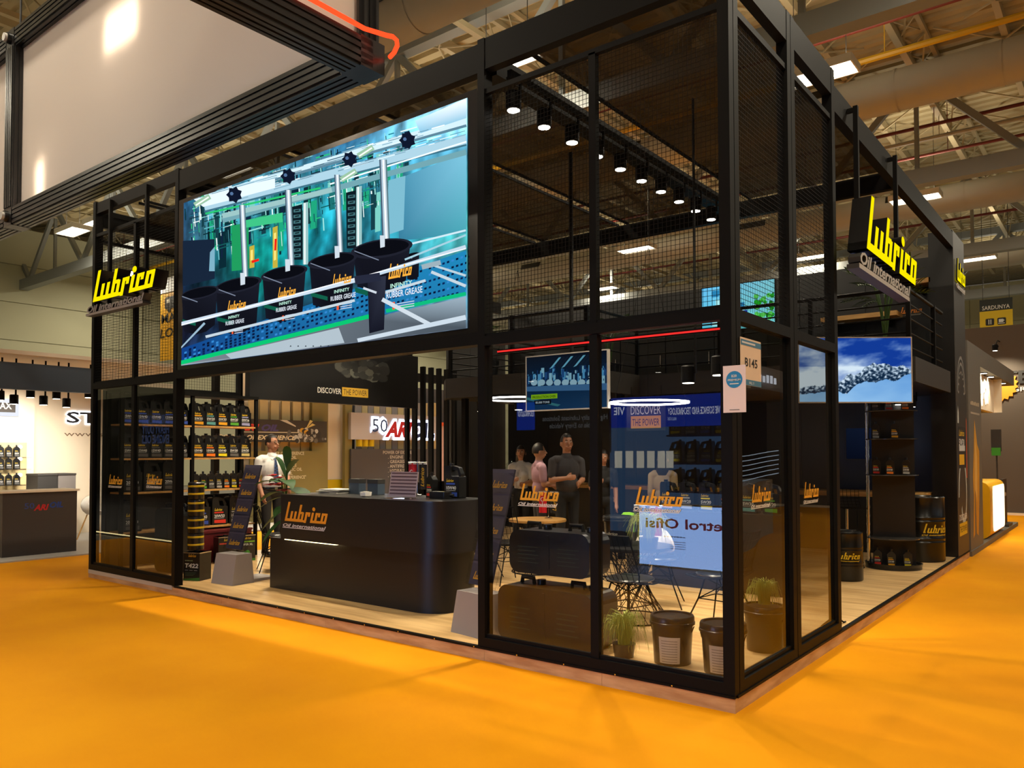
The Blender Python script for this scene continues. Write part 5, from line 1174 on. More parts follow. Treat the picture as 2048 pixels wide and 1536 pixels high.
# ================================================================== neighbouring stands
def xp(mb, u0, u1, v0, v1, x, th=.04, m=0, col=None, z0=None, z1=None):
    """upright panel facing +x whose corners show at the given photo pixels"""
    a, b = at(u0, (v0+v1)/2, 'x', x), at(u1, (v0+v1)/2, 'x', x); um = (u0+u1)/2
    zt = at(um, v0, 'x', x).z if z1 is None else z1; zb = at(um, v1, 'x', x).z if z0 is None else z0
    mb.box(x-th, x, min(a.y, b.y), max(a.y, b.y), zb, zt, m, col); return (min(a.y, b.y), max(a.y, b.y), zb, zt)
wcream = mat('warm_white_wall', C(236, 222, 198), .7); olive = mat('olive_panel', C(126, 116, 66), .6); slate = mat('slate_panel', C(66, 66, 72), .6); beigep = mat('beige_slat', C(206, 184, 132), .6); signw = mat('sign_board_white', C(190, 186, 190), .5)
# --- grey fronted counter with a red and blue logo, and the white booth behind it
t = thing('info_counter', 'dark grey info counter with blue and red logo across the left aisle', 'counter', (-11.7, .55, 0))
q = MB(); q.box(-12.0, -11.5, -.02, 1.05, .02, .99); q.build('body', mat('counter_brown_grey', C(60, 54, 50), .6), t, world=True); q = MB(); q.box(-12.03, -11.47, -.05, 1.08, .99, 1.02); q.build('top', wcream, t, world=True); q = MB(); q.box(-12.0, -11.5, 0, 1.04, 0, .02); q.build('kick', lgrey, t, world=True)
g = MB(); fr = SIDE(-11.5, 0, 0); text(g, '50', fr, .28, .74, .09, C(50, 70, 140), .002, w=.14); text(g, 'ARI', fr, .41, .71, .09, C(190, 30, 34), .003, w=.22, bold=.04, shear=.3); text(g, 'OIL', fr, .64, .74, .09, C(24, 60, 140), .002, w=.2, bold=.04, shear=.2); g.build('logo_print', prnt, t, world=True)
t = thing('white_booth', 'cream white booth with blue grey header across the left aisle', 'booth', (-13, 1.2, 0))
q = MB(); q.box(-14.6, -14.5, -.5, 4.3, 0, 3.1); q.build('back_wall', wcream, t, world=True); q = MB(); q.box(-14.5, -12.3, -.6, -.5, 0, 3.1); q.build('side_wall', wcream, t, world=True)
q = MB(); q.box(-14.5, -11.3, -.5, 3.6, 3.1, 3.16); q.build('roof', wcream, t, world=True)
q = MB(); xp(q, -20, 184, 729, 781, -11.4, .12); q.build('header', bluegrey, t, world=True)
q = MB(); q.box(-14.6, -11.0, -.5, 3.8, 0, .02); q.build('floor_sheet', lgrey, t, world=True)
q = MB(); y0, y1, z0, z1 = xp(q, -20, 53, 885, 985, -14.2, .25, z0=.4); q.build('niche', beigep, t, world=True)
q = MB(); xp(q, -20, 68, 790, 985, -14.25, .05, z0=.02, z1=3.1); q.build('niche_wall', wcream, t, world=True)
g = MB(); y0, y1, z0, z1 = xp(g, -30, 38, 797, 832, -14.15, .06, 0, C(240, 244, 255)); g.build('sign_light', prglow, t, world=True)
g = MB(); y0, y1, z0, z1 = xp(g, -30, 31, 805, 824, -14.13, .04, 0, C(50, 44, 40)); text(g, 'QUAX', SIDE(-14.13, 0, 0), y1-.46, z0+.06, .12, C(230, 226, 220), .003, w=.4, bold=.02); g.build('sign_plate', prnt, t, world=True)
g = MB(); a_ = at(131, 845, 'x', -14.5); text(g, 'ST', SIDE(-14.5, 0, 0), a_.y, a_.z, .22, C(40, 40, 44), .04, w=.6, bold=.02); g.build('sign_letters', prnt, t, world=True)
g = MB(); text(g, 'ST', SIDE(-14.5, 0, 0), a_.y-.015, a_.z-.012, .245, C(235, 240, 255), .02, w=.63, bold=.07); g.build('letter_glow', prglow2, t, world=True)
g = MB(); a_ = at(128, 872, 'x', -14.5); text(g, 'www.st', SIDE(-14.5, 0, 0), a_.y, a_.z, .1, C(120, 96, 70), .003, w=.85, bold=.0); g.build('web_address', prnt, t, world=True)
for i, (u, v) in enumerate(((0, 790), (28, 798), (61, 785), (87, 800), (113, 788), (133, 805), (177, 786))):
    p_ = at(u, v, 'x', -12.0); spot('black spotlight under the white booth header', (p_.x, p_.y, p_.z-.08), 'spotlights of the white booth', 125, (0, 1.05), 85, 3.1-p_.z+.08, (1, .93, .8))
for i in range(3):
    z = z0-1.0+.0
for k, (v, lab) in enumerate(((902, 'upper'), (926, 'middle'), (958, 'lower'))):
    p_ = at(20, v+12, 'x', -14.1)
    q = MB(); q.box(-14.2, -13.95, p_.y-1.1, p_.y+.3, p_.z-.02, p_.z); q.build('glass_shelf', acryl, t, world=True)
    for i in range(4): jug('small', CN['grey'], '5W30', (-14.06, p_.y-.1+.13*i-.2, p_.z), RZ, f'small dark bottle on the {lab} glass shelf of the white booth', f'bottles on the {lab} booth shelf', 'oil_bottle', 'oil bottle')
    b = at(39, v-8, 'x', -14.15); q = MB(); q.sphere((-14.12, b.y, b.z), .035, 10, 6); q.build('bulb', whglow, t, True, world=True)
for u0, u1, c1, c2, tx, lab in ((75, 114, C(34, 32, 30), C(190, 140, 40), 'X', 'black and amber cube stool by the white booth'), (116, 151, C(110, 104, 100), C(50, 46, 60), 'D', 'grey and violet cube stool by the white booth')):
    a_, b_ = at(u0, 1000, 'x', -13.2), at(u1, 1000, 'x', -13.2); w = b_.y-a_.y
    s = thing('cube_stool', lab, 'stool', (-13.45, (a_.y+b_.y)/2, .02)); z1 = at(95, 951, 'x', -13.2).z-.02
    q = MB(); q.box(-.25, .25, -w/2, w/2, 0, z1*.6, 0, c2); q.box(-.25, .25, -w/2, w/2, z1*.6, z1, 0, c1); text(q, tx, (Vector((.25, 0, 0)), Y, Z, X), w*.2, z1*.4, .12, C(30, 28, 26), .002); q.build('cube', prnt, s); q = MB(); q.box(-.26, .26, -w/2-.005, w/2+.005, z1, z1+.03); q.build('seat_pad', dark, s)
for i, (u, lab) in enumerate(((100, 'white shell chair behind the dark info counter'), (176, 'white shell chair beside the dark info counter'))):
    p_ = at(u, 1075, 'z', .02); s = thing('shell_chair', lab, 'chair', (p_.x+(.3 if i else 1.0), p_.y-(0 if i else .25), .02), 1.2+i)
    q = MB(); q.sphere((0, 0, .62), (.26, .25, .2), 16, 9); q.v = [(x, y, z if y > .0 else min(z, .5+.1*abs(x))) for x, y, z in q.v]; q.build('shell', white, s, True)
    for sx in (-1, 1):
        for sy in (-1, 1): q = MB(); q.cyl((sx*.1, sy*.1, .45), (sx*.22, sy*.22, 0), .012, n=6); q.build('leg', woodt, s)
# --- oil company stand beyond the left opening
t = thing('bee_stand', 'neighbouring stand with bee banner, list panels and lit company sign', 'booth', (-13.2, 8.5, 0))
XA = -13.2
q = MB(); xp(q, 480, 640, 785, 1010, XA-.35, .1, z0=0, z1=3.4); q.build('back_wall', wcream, t, world=True)
for u0 in range(498, 628, 22): q = MB(); xp(q, u0, u0+16, 795, 842, XA-.2, .05); q.build('wall_slat', beigep, t, world=True)
for u0 in (502, 531, 556, 580, 602): q = MB(); xp(q, u0, u0+20, 884, 902, XA-.2, .05); q.build('wall_slat', beigep, t, world=True)
q = MB(); xp(q, 624, 656, 795, 986, XA-.1, .1, z0=0, z1=3.4); q.build('olive_pier', olive, t, world=True)
q = MB(); y0, y1, z0, z1 = xp(q, 480, 654, 840, 884, XA, .06); q.build('banner_board', mat('banner_dark', C(54, 48, 42), .6), t, world=True)
g = MB(); fr = SIDE(XA, 0, 0); H = z1-z0; a_ = at(499, 860, 'x', XA)
text(g, 'ARI', fr, a_.y-.3, z0+H*.5, H*.28, C(225, 60, 40), .002, w=.55, bold=.05, shear=.3); text(g, 'OIL', fr, a_.y+.3, z0+H*.5, H*.28, C(70, 60, 120), .002, w=.45, bold=.05, shear=.3)
text(g, 'POWER OF EXPERIENCE!', fr, a_.y-.75, z0+H*.1, H*.2, C(240, 226, 190), .003, w=2.0, bold=.03, shear=.25)
g.flat([(y0, z0+H*.4), (y1-.8, z0+H*.42), (y1-.8, z0+H*.46), (y0, z0+H*.44)], fr, .002, C(210, 200, 170)); g.flat([(y0+1.2, z0+H), (y1-.9, z0+H*.75), (y1-.9, z0+H*.7), (y0+1.0, z0+H)], fr, .002, C(220, 210, 190))
for k in range(50): a = random.gauss(y1-.5, .25); g.flat(circ(min(a, y1-.05), z0+H*random.uniform(.06, .6), random.uniform(.02, .07), 7), fr, .003+k*.00005, random.choice([C(90, 88, 84), C(150, 148, 140), C(40, 38, 36), C(200, 196, 186)]))
bx, bz = y1-.62, z0+H*.55
for k, c_ in enumerate((C(214, 160, 40), C(40, 30, 20), C(214, 160, 40), C(40, 30, 20))): g.flat(circ(bx-.1+.06*k, bz-.02*k, .075, 12, .055), fr, .007+k*.0002, c_)
for a in (.6, 1.0): g.flat([(bx, bz+.04), (bx+.22*math.cos(a), bz+.3*math.sin(a)), (bx+.3*math.cos(a-.15), bz+.28*math.sin(a-.1))], fr, .009, C(226, 200, 120))
for k in range(3): g.flat([(bx-.08+.07*k, bz-.04), (bx-.06+.07*k, bz-.04), (bx-.12+.09*k, bz-.16), (bx-.13+.09*k, bz-.16)], fr, .009, C(60, 44, 20))
g.build('banner_print', prnt, t, world=True)
q = MB(); y0, y1, z0, z1 = xp(q, 500, 640, 902, 990, XA-.05, .05, z0=0); q.build('list_panel', olive, t, world=True)
q = MB(); xp(q, 655, 691, 800, 958, XA-.3, .1, z1=3.4); q.build('cream_pier', wcream, t, world=True); q = MB(); xp(q, 655, 691, 959, 990, XA-.29, .1, z0=0); q.build('yellow_base', yelv, t, world=True)
LINES = ('POWER OF EXPERIENCE', '. ENGINE OIL', '. GREASES', '. ANTIFREEZE', '. HYDRAULIC OIL', '. GEAR OIL')
for i, s_ in enumerate(LINES+('POWER OF EXPERIENCE"',)): g = MB(); a_ = at(543, 910+i*8.2, 'x', XA-.05); text(g, s_, SIDE(XA-.05, 0, 0), a_.y-.1+(.0 if i in (0, 6) else .15), a_.z, .075, C(236, 228, 196), .003, w=.052*len(s_)); g.build('list_line', prnt, t, world=True)
q = MB(); xp(q, 690, 704, 800, 990, XA-.1, .1, z0=0, z1=3.4); q.build('olive_pier', olive, t, world=True)
q = MB(); xp(q, 701, 905, 800, 990, XA-.5, .1, z0=0, z1=3.4); q.build('back_wall', slate, t, world=True)
for i, u0 in enumerate(range(712, 880, 12)): q = MB(); xp(q, u0, u0+11, 806, 898, XA-.35, .05); q.build('wall_slat', beigep if i % 2 else grey, t, world=True)
q = MB(); y0, y1, z0, z1 = xp(q, 702, 880, 829, 880, XA, .12); q.build('sign_board', signw, t, world=True)
g = MB(); a_ = at(742, 874, 'x', XA); k_ = z1-z0
text(g, '50', fr, a_.y, z0+k_*.3, k_*.52, C(30, 54, 110), .05, w=.52, bold=.0); text(g, 'ARI', fr, a_.y+.42, z0+k_*.14, k_*.58, C(196, 30, 40), .06, w=1.0, bold=.05, shear=.35); text(g, 'OIL', fr, a_.y+1.42, z0+k_*.14, k_*.58, C(26, 50, 120), .05, w=.85, bold=.05, shear=.1); g.build('sign_letters', prnt, t, world=True)
g = MB(); text(g, '50', fr, a_.y-.03, z0+k_*.27, k_*.58, C(225, 235, 255), .02, w=.58, bold=.09); text(g, 'ARI', fr, a_.y+.38, z0+k_*.1, k_*.66, C(225, 235, 255), .02, w=1.08, bold=.12, shear=.35); text(g, 'OIL', fr, a_.y+1.38, z0+k_*.1, k_*.66, C(225, 235, 255), .02, w=.93, bold=.12, shear=.1); g.build('letter_glow', prglow2, t, world=True)
q = MB(); xp(q, 702, 880, 898, 990, XA-.02, .05, z0=0); q.build('list_panel', slate, t, world=True)
for i, s_ in enumerate(LINES): g = MB(); a_ = at(766 if i == 0 else 776, 908+i*9.2, 'x', XA-.02); text(g, s_, SIDE(XA-.02, 0, 0), a_.y, a_.z, .085, C(196, 192, 186), .003, w=.066*len(s_)); g.build('list_line', prnt, t, world=True)
q = MB()
for k in range(3): p_ = at(718+k*12, 893, 'x', XA-.1); q.cyl((p_.x, p_.y, p_.z), (p_.x, p_.y, p_.z+.2), .08, n=12)
q.build('amber_bottles', yelv, t, True, world=True)['kind'] = 'stuff'
q = MB(); y0, y1, z0, z1 = xp(q, 880, 905, 850, 1000, XA-.3, .05); q.build('pink_poster', mat('pink_poster', C(214, 176, 168), .6), t, world=True); q = MB(); xp(q, 880, 905, 845, 852, XA-.28, .05); q.build('poster_header', mat('poster_orange', C(232, 90, 40), .6), t, world=True)
q = MB(); q.box(XA-1.2, XA+1.2, 3.9, 14, 0, .03); q.build('floor_sheet', lgrey, t, world=True)
for i in range(4): spot('black spotlight lighting the bee stand', (XA+.8, 5.+i*2.2, 3.2), 'spotlights of the bee stand', 420, (0, -.5), 110, .4)
q = MB(); q.box(XA+.8, XA+1.0, 3.9, 14, 3.4, 3.6); q.build('light_beam', black, t, world=True)
for y_ in (4.0, 13.9): q = MB(); q.box(XA+.8, XA+.92, y_-.06, y_+.06, 0, 3.6); q.build('beam_post', black, t, world=True)
# --- yellow hall banner behind the left mesh
a_ = at(324, 562, 'y', 12.); t = thing('hall_banner', 'yellow hall banner with a truck and letters under a white panel', 'banner', (a_.x+1.2, 12, 5.4))
g = MB(); fr = FRONT(a_.x, 12, 5.4); g.prism(rect(0, 2.4, 0, 2.75), 0, .05, fr, 0, C(226, 164, 20)); g.prism(rect(0, 2.4, 2.8, 3.4), 0, .05, fr, 0, C(245, 240, 235)); text(g, 'MA', fr, .1, 1.55, .38, C(40, 32, 16), .06, w=1.1); text(g, 'LOA', fr, .0, .95, .38, C(40, 32, 16), .06, w=1.6, shear=.1)
g.flat(rrect(.35, 1.8, 2.1, 2.6, .12), fr, .06, C(40, 32, 16)); g.flat(rect(.5, .75, 2.35, 2.52), fr, .062, C(220, 210, 190)); g.flat(circ(.7, 2.08, .13, 12), fr, .063, C(30, 26, 16)); g.flat(circ(1.5, 2.08, .13, 12), fr, .063, C(30, 26, 16)); g.build('cloth', prnt, t, world=True)
q = MB(); q.cyl((a_.x+.3, 12.03, 8.8), (a_.x+.3, 12.03, ZD+.05), .01, n=4); q.cyl((a_.x+2.1, 12.03, 8.8), (a_.x+2.1, 12.03, ZD+.05), .01, n=4); q.build('cable', dark, t, world=True)
# --- next stand beyond the end pillar
t = thing('grey_stand', 'grey stand with lit recess and yellow splash print beyond the end pillar', 'booth', (-.6, 12, 0))
gw = mat('warm_grey_wall', C(104, 100, 92), .6)
q = MB(); q.box(-1.6, .02, 9.05, 15.3, 0, .08); q.build('platform', gw, t, world=True)
q = MB(); q.box(-.25, 0, 9.1, 10.4, .08, 3.3); q.build('front_wall', gw, t, world=True); q = MB(); q.box(-.9, 0, 10.4, 15.3, 3.0, 3.3); q.build('canopy', gw, t, world=True)
q = MB(); q.box(-1.0, -.9, 10.4, 15.2, .08, 3.3); q.build('back_wall', mat('green_wall', C(30, 60, 40), .6), t, world=True); q = MB(); q.box(-.75, -.02, 13.3, 13.36, 2.35, 3.0); q.build('side_fin', wcream, t, world=True)
q = MB(); q.box(-.25, -.15, 10.45, 13.3, 2.35, 2.98); q.build('sign_box', wcream, t, world=True)
g = MB(); rnd = random.Random(3)
for k in range(26): g.flat(circ(11.3+rnd.random()*1.3, 2.5+rnd.random()*.36, rnd.uniform(.05, .12), 7), SIDE(-.15, 0, 0), .002+k*.0001, C(255, 250, 210))
g.build('sign_pattern', prglow2, t, world=True)
for i in range(5): spot('recessed downlight in the grey stand canopy', (-.1, 10.7+i*.9, 2.985), 'downlights of the grey stand canopy', 70, (0, 0), 120, .14)
g = MB(); fr = SIDE(.0, 9.1, 0); g.flat([(.25, .25), (.42, .3), (.5, 1.2), (.58, .3), (.78, .25), (.95, 1.0), (1.0, 1.6), (.8, 1.7), (.55, 2.1), (.4, 1.5), (.3, 1.2), (.35, .9)], fr, .002, C(206, 150, 40)); g.flat([(.45, 1.0), (.7, .8), (.75, 1.5), (.55, 1.8)], fr, .003, C(226, 180, 90)); scribble(g, fr, .2, 2.32, .9, .06, C(190, 176, 150), .002, 9); g.flat(rect(.2, 1.1, 2.18, 2.21), fr, .002, C(170, 158, 140)); g.build('wall_print', prnt, t, world=True)
t = thing('yellow_counter', 'rounded yellow counter with glowing white front on the grey stand', 'counter', (-.3, 12.2, .08))
q = MB(); q.prism(rrect(-.42, .32, 0, .98, .14), -1.1, .9, (Vector(), X, Z, Y)); q.build('body', orangev, t, True)
q = MB(); fr = (Vector((.32, 0, 0)), Y, Z, X); q.prism(rrect(-.75, .75, .1, .9, .12), 0, .012, fr); q.build('light_panel', glowmat('counter_light', (1, .93, .6, 1), 2.2), t)
t = thing('roll_up_panel', 'dark roll up panel beside the yellow counter', 'panel', (-.12, 14.2, .08)); q = MB(); q.box(-.03, .03, -.3, .3, 0, .95, 0, C(56, 46, 36)); scribble(q, (Vector((.03, 0, 0)), Y, Z, X), -.2, .6, .4, .08, C(200, 190, 170), .002, 4); q.build('sheet', prnt, t); q = MB(); q.box(-.12, .12, -.32, .32, 0, .05); q.build('foot', dark, t)
t = thing('wide_grey_stand', 'long dark grey stand wall with gear logo and raised letters', 'booth', (2, 18.6, 0))
q = MB(); q.box(-1.6, 14, 18.5, 18.9, 0, 4.75); q.build('wall', mat('stand_wall_brown', C(84, 74, 64), .7), t, world=True)
q = MB(); q.box(-1.6, 14, 18.45, 18.5, 0, .06); q.build('skirting', wcream, t, world=True)
g = MB(); a_ = at(2004, 768, 'y', 18.5); fr = FRONT(a_.x, 18.5, a_.z); text(g, 'TER', fr, .0, .0, .32, C(30, 28, 26), .05, w=.95, bold=.03); text(g, '& GREASES', fr, .0, -.2, .11, C(235, 230, 220), .03, w=1.1); g.build('wall_letters', prnt, t, world=True)
q = MB(); b_ = at(1998, 770, 'y', 18.5); q.prism([(b_.x+.0+.42*(1 if k % 2 else .86)*math.cos(k*PI/20), b_.z+.42*(1 if k % 2 else .86)*math.sin(k*PI/20)) for k in range(40)], 0, .05, FRONT(0, 18.5, 0)); q.build('gear_badge', mat('badge_amber', C(226, 150, 30), .5), t, world=True)
spot('grey pendant spotlight before the long dark wall', at(1990, 690, 'y', 17.6)-Vector((0, 0, .14)), None, 220, (.5, 0), 120, .12, arm=.9)
t = thing('wall_leaflet_box', 'small wall screen with green leaflets on the grey stand', 'wall box', at(1992, 885, 'y', 16.5)); q = MB(); q.box(-.1, .1, 0, .08, -.2, .3); q.build('box', dark, t); q = MB(); q.box(-.09, .09, -.03, 0, -.3, -.12); q.build('leaflet', mat('leaflet_green', C(60, 150, 40), .6), t); q = MB(); q.tube([(0, .05, -.2), (0, .1, -1.0), (0, .1, -1.55)], .02, 6); q.build('pole', dark, t)
# --- hanging food court banner
a_, b_ = at(1959, 600, 'y', 28.8), at(2025, 600, 'y', 28.8); w = b_.x-a_.x; zt, zb = at(1990, 598, 'y', 28.8).z, at(1990, 667, 'y', 28.8).z; h = zt-zb
t = thing('food_court_banner', 'yellow and dark green hanging banner with fork and cup symbols', 'banner', (a_.x+w/2, 28.8, zb)); g = MB(); fr = FRONT(a_.x, 28.8, zb)
g.prism(rect(0, w, 0, h*.66), 0, .04, fr, 0, C(232, 196, 10)); g.prism(rect(0, w, h*.66, h), 0, .04, fr, 0, C(36, 42, 36)); text(g, 'SARDUNYA', fr, w/2, h*.7, h*.12, C(236, 232, 224), .05, w=w*.84, align='c'); text(g, 'ZEYTIN', fr, w/2, h*.08, h*.1, C(110, 90, 20), .05, w=w*.5, align='c')
for x in (.18, .54): g.flat(rrect(w*x, w*(x+.26), h*.24, h*.44, .04), fr, .05, C(30, 28, 20))
for x in (.27, .33): g.flat(rect(w*x, w*(x+.025), h*.27, h*.41), fr, .055, WHT)
g.flat(rect(w*.58, w*.72, h*.31, h*.4), fr, .055, WHT); g.flat(rect(w*.56, w*.76, h*.27, h*.29), fr, .055, WHT); g.flat(circ(w*.73, h*.36, w*.025, 8), fr, .055, WHT); g.build('cloth', prnt, t, world=True)
q = MB()
for x in (.1, .9): q.cyl((a_.x+w*x, 28.82, zt), (a_.x+w*x, 28.82, ZD+.05), .012, n=4)
q.build('cable', dark, t, world=True)
# ================================================================== stands across the aisles, seen mirrored in the glass
def mir(u, v, Yv): p_ = at(u, v, 'y', Yv); return Vector((p_.x, -Yv, p_.z))
navy = mat('navy_board', C(24, 40, 120), .5); skyb = mat('sky_blue_board', C(110, 150, 196), .6)
# dark raised floor of the stands across the front aisle, with a lit edge
t = thing('dark_platform', 'low dark stand platform with a glowing edge across the front aisle', 'platform', (-12, -5, 0))
q = MB(); q.prism([(-32, -10.5), (-.4, -10.5), (-.4, -3.3), (-2.8, -3.3), (-4.9, -2.55), (-32, -2.55)], .0, .08, PLAN); q.build('deck', mat('platform_dark', C(30, 28, 30), .6), t, world=True)
q = MB(); q.box(-32, -8.2, -2.545, -2.53, .03, .05); q.build('edge_light', warmglow, t, world=True)
# white light box with dark red lettering
p0, p1 = mir(1447, 1020, 4.7), mir(1290, 1020, 4.7)
t = thing('light_box', 'upright white light box with dark red lettering across the front aisle', 'light box', ((p0.x+p1.x)/2, -4.7, .08))
w = p0.x-p1.x+.25; h = p0.z-.04; q = MB(); q.box(-w/2-.03, w/2+.03, -.12, -.01, 0, h); q.build('case', white, t)
g = MB(); fr = (Vector((w/2, -.01, 0)), -X, Z, Y); g.flat(rect(0, w, .02, h-.02), fr, .002, C(150, 190, 255)); g.build('light_face', attrmat('lightbox_blue_white', 11.), t)
g = MB(); text(g, 'Petrol Ofisi', fr, .04, h*.62, h*.16, C(110, 14, 50), .004, w=w*.9, bold=.02); scribble(g, fr, w*.5, h*.48, w*.24, h*.02, C(60, 80, 120), .004)
for k in range(4): g.flat(rect(w*.5, w*.66, h*(.3+.035*k), h*(.31+.035*k)), fr, .004, C(120, 140, 190))
g.build('lettering', attrmat('lit_lettering', 5.), t)
t = thing('blue_stand', 'blue and white lubricant stand across the front aisle', 'booth', (-5, -8.2, 0)); YV = 8.2
def mp(u0, u1, v0, v1, mt, nm, Yv=YV, th=.06, col=None, z0=None):
    a, b = mir(u0, v0, Yv), mir(u1, v1, Yv); q = MB(); q.box(min(a.x, b.x), max(a.x, b.x), -Yv-th, -Yv, b.z if z0 is None else z0, a.z, 0, col); q.build(nm, mt, t, world=True); return min(a.x, b.x), max(a.x, b.x), b.z, a.z
mp(1216, 1460, 852, 1010, attrmat('blue_wall_glow', 1.25), 'glow_wall', YV+.3, z0=.08, col=C(110, 160, 220))  # backdrop given its own glow to brighten its reflection
x0, x1, z0, z1 = mp(1030, 1460, 806, 850, attrmat('blue_band_glow', 3.2), 'header_band', col=C(20, 60, 190))  # header board made to glow so its mirror image shows
g = MB(); fr = BACKF(0, -YV, 0)
def mtext(s_, u0, u1, v, h_, col, Yv=YV, bold=.02):          # reads left to right for someone facing the board, so mirrored in the glass
    a, b = mir(u1, v, Yv), mir(u0, v, Yv); text(g, s_, BACKF(a.x, -Yv, a.z), 0, 0, h_, col, .01, w=a.x-b.x, bold=bold)
mtext('VIE SCIENCE AND TECHNOLOGY', 1333, 1438, 826, .13, C(235, 240, 255)); mtext('VIE', 1225, 1247, 829, .15, C(235, 240, 255)); mtext('TECHNOLOGY', 1032, 1066, 832, .12, C(235, 240, 255)); mtext('HALL 11 B101', 1333, 1350, 840, .06, C(180, 200, 240)); g.build('header_letters', attrmat('header_letter_glow', 5.), t, world=True)  # letters carry glow in their material, like the band
mp(1066, 1216, 800, 905, black2, 'black_panel', YV-.3); g = MB(); mtext('High Quality Lubricant Solutions', 1082, 1212, 838, .1, C(190, 194, 198), YV-.3); mtext('Suitable to Every Vehicle', 1096, 1198, 854, .1, C(190, 194, 198), YV-.3); g.build('panel_letters', prglow, t, world=True)
for u in (1226, 1248, 1270, 1291, 1312, 1329): mp(u, u+12, 902, 936, attrmat('card_glow', 4.) if 'card_glow' not in MATS else MATS['card_glow'], 'glow_card', YV-.1, col=C(240, 236, 220))  # plain white cards with glow put in, to show in the glass
for z in (.9, 1.4, 1.9):
    q = MB(); a, b = mir(1332, 900, YV), mir(1455, 900, YV); q.box(min(a.x, b.x), max(a.x, b.x), -YV-.25, -YV+.05, z-.03, z); q.build('shelf_board', navy, t, world=True)
    for i in range(4): jug('big', CN[('yellow', 'silver', 'blue')[i % 3]], ('5W30', '0W20')[i % 2], (min(a.x, b.x)+.15+i*(abs(b.x-a.x)-.3)/3, -YV-.08, z), PI, f'large jug on the {("lower", "middle", "upper")[int((z-.9)*2)]} shelf of the blue stand', f'jugs on the {("lower", "middle", "upper")[int((z-.9)*2)]} blue stand shelf')
q = MB(); a, b = mir(1000, 900, YV+1.5), mir(1470, 900, YV+1.5); q.box(min(a.x, b.x)-2, max(a.x, b.x)+2, -YV-1.7, -YV-1.5, .08, 3.4); q.build('back_wall', black2, t, world=True); q = MB(); q.box(min(a.x, b.x)-2, max(a.x, b.x)+2, -YV-1.5, -YV, 3.3, 3.4); q.build('roof', black2, t, world=True)
for i in range(4): spot('black spotlight under the blue stand roof', (-7.4+i*1.4, -YV+.4, 3.0), 'spotlights of the blue stand', 45, (-.5, 0), 100, .35)
t = thing('dark_stand', 'dark heavy duty oil stand far along the front aisle', 'booth', (-24, -9, 0)); a, b = mir(205, 900, 9.), mir(350, 900, 9.)
q = MB(); q.box(min(a.x, b.x)-1, max(a.x, b.x)+1, -9.2, -9.0, .08, 3.6); q.build('wall', black2, t, world=True)
g = MB(); 
for i, s_ in enumerate(('LUBEX ROBUS', 'HEAVY DUTY', 'ENGINE OILS')): mtext(s_, 281, 335, 846+i*20, .3, C(110, 130, 190), 9.)
g.build('wall_letters', prglow, t, world=True)
# dark stand row filling the far side of the front aisle
t = thing('dark_stand', 'plain dark stand wall behind the blue stand across the aisle', 'booth', (4, -10.6, 0)); q = MB(); q.box(-22, 14, -10.9, -10.6, 0, 4.2); q.build('wall', black2, t, world=True); q = MB(); q.box(-22, 14, -10.6, -10.55, 0, .1); q.build('skirting', dark, t, world=True)
# curved silver stand with light lines across the side aisle
t = thing('curved_stand', 'dark stand with curved counter, light lines and canopy across the side aisle', 'booth', (4.6, 8.5, 0))
q = MB(); q.box(5.6, 5.8, 3, 16, 0, 4.0); q.build('wall', black2, t, world=True)
q = MB(); q.prism([(3.6, 5.6)]+[(3.2+.35*math.cos(PI+k*PI/10), 7.2+k*.35) for k in range(0, 11)]+[(4.2, 11.2), (4.2, 5.6)], .0, 1.05, PLAN); q.build('curved_counter', lgrey, t, True, world=True)
for k in range(6):
    q = MB(); q.tube([(3.5-.25*math.sin(j_*.5)*.5-.0, 5.6+j_*.45, 1.12+k*.09+.06*math.sin(j_*.6)) for j_ in range(13)], .008, 5); q.build('light_line', blueglow, t, world=True)
q = MB(); q.prism([(3.1, 5.), (3.0, 7.), (3.1, 10.), (3.6, 12.), (5.6, 12.), (5.6, 5.)], 2.7, 3.1, PLAN); q.build('canopy', grey, t, world=True)
g = MB(); scribble(g, frame((3.05, 9.4, 2.8), -Y, Z), 0, 0, 2.0, .14, C(240, 245, 255), .06, 11); g.build('canopy_letters', prglow2, t, world=True)
g = MB(); fr = frame((5.6, 11, 0), -Y, Z); g.flat(circ(2.0, 1.7, .3, 16), fr, .003, C(214, 190, 40)); g.flat(circ(2.5, 1.7, .3, 16), fr, .003, C(220, 216, 230)); g.build('wall_badge', prglow, t, world=True)
for y_ in (5.2, 11.8): q = MB(); q.box(5.4, 5.6, y_-.1, y_+.1, 0, 2.7); q.build('support', black, t, world=True)
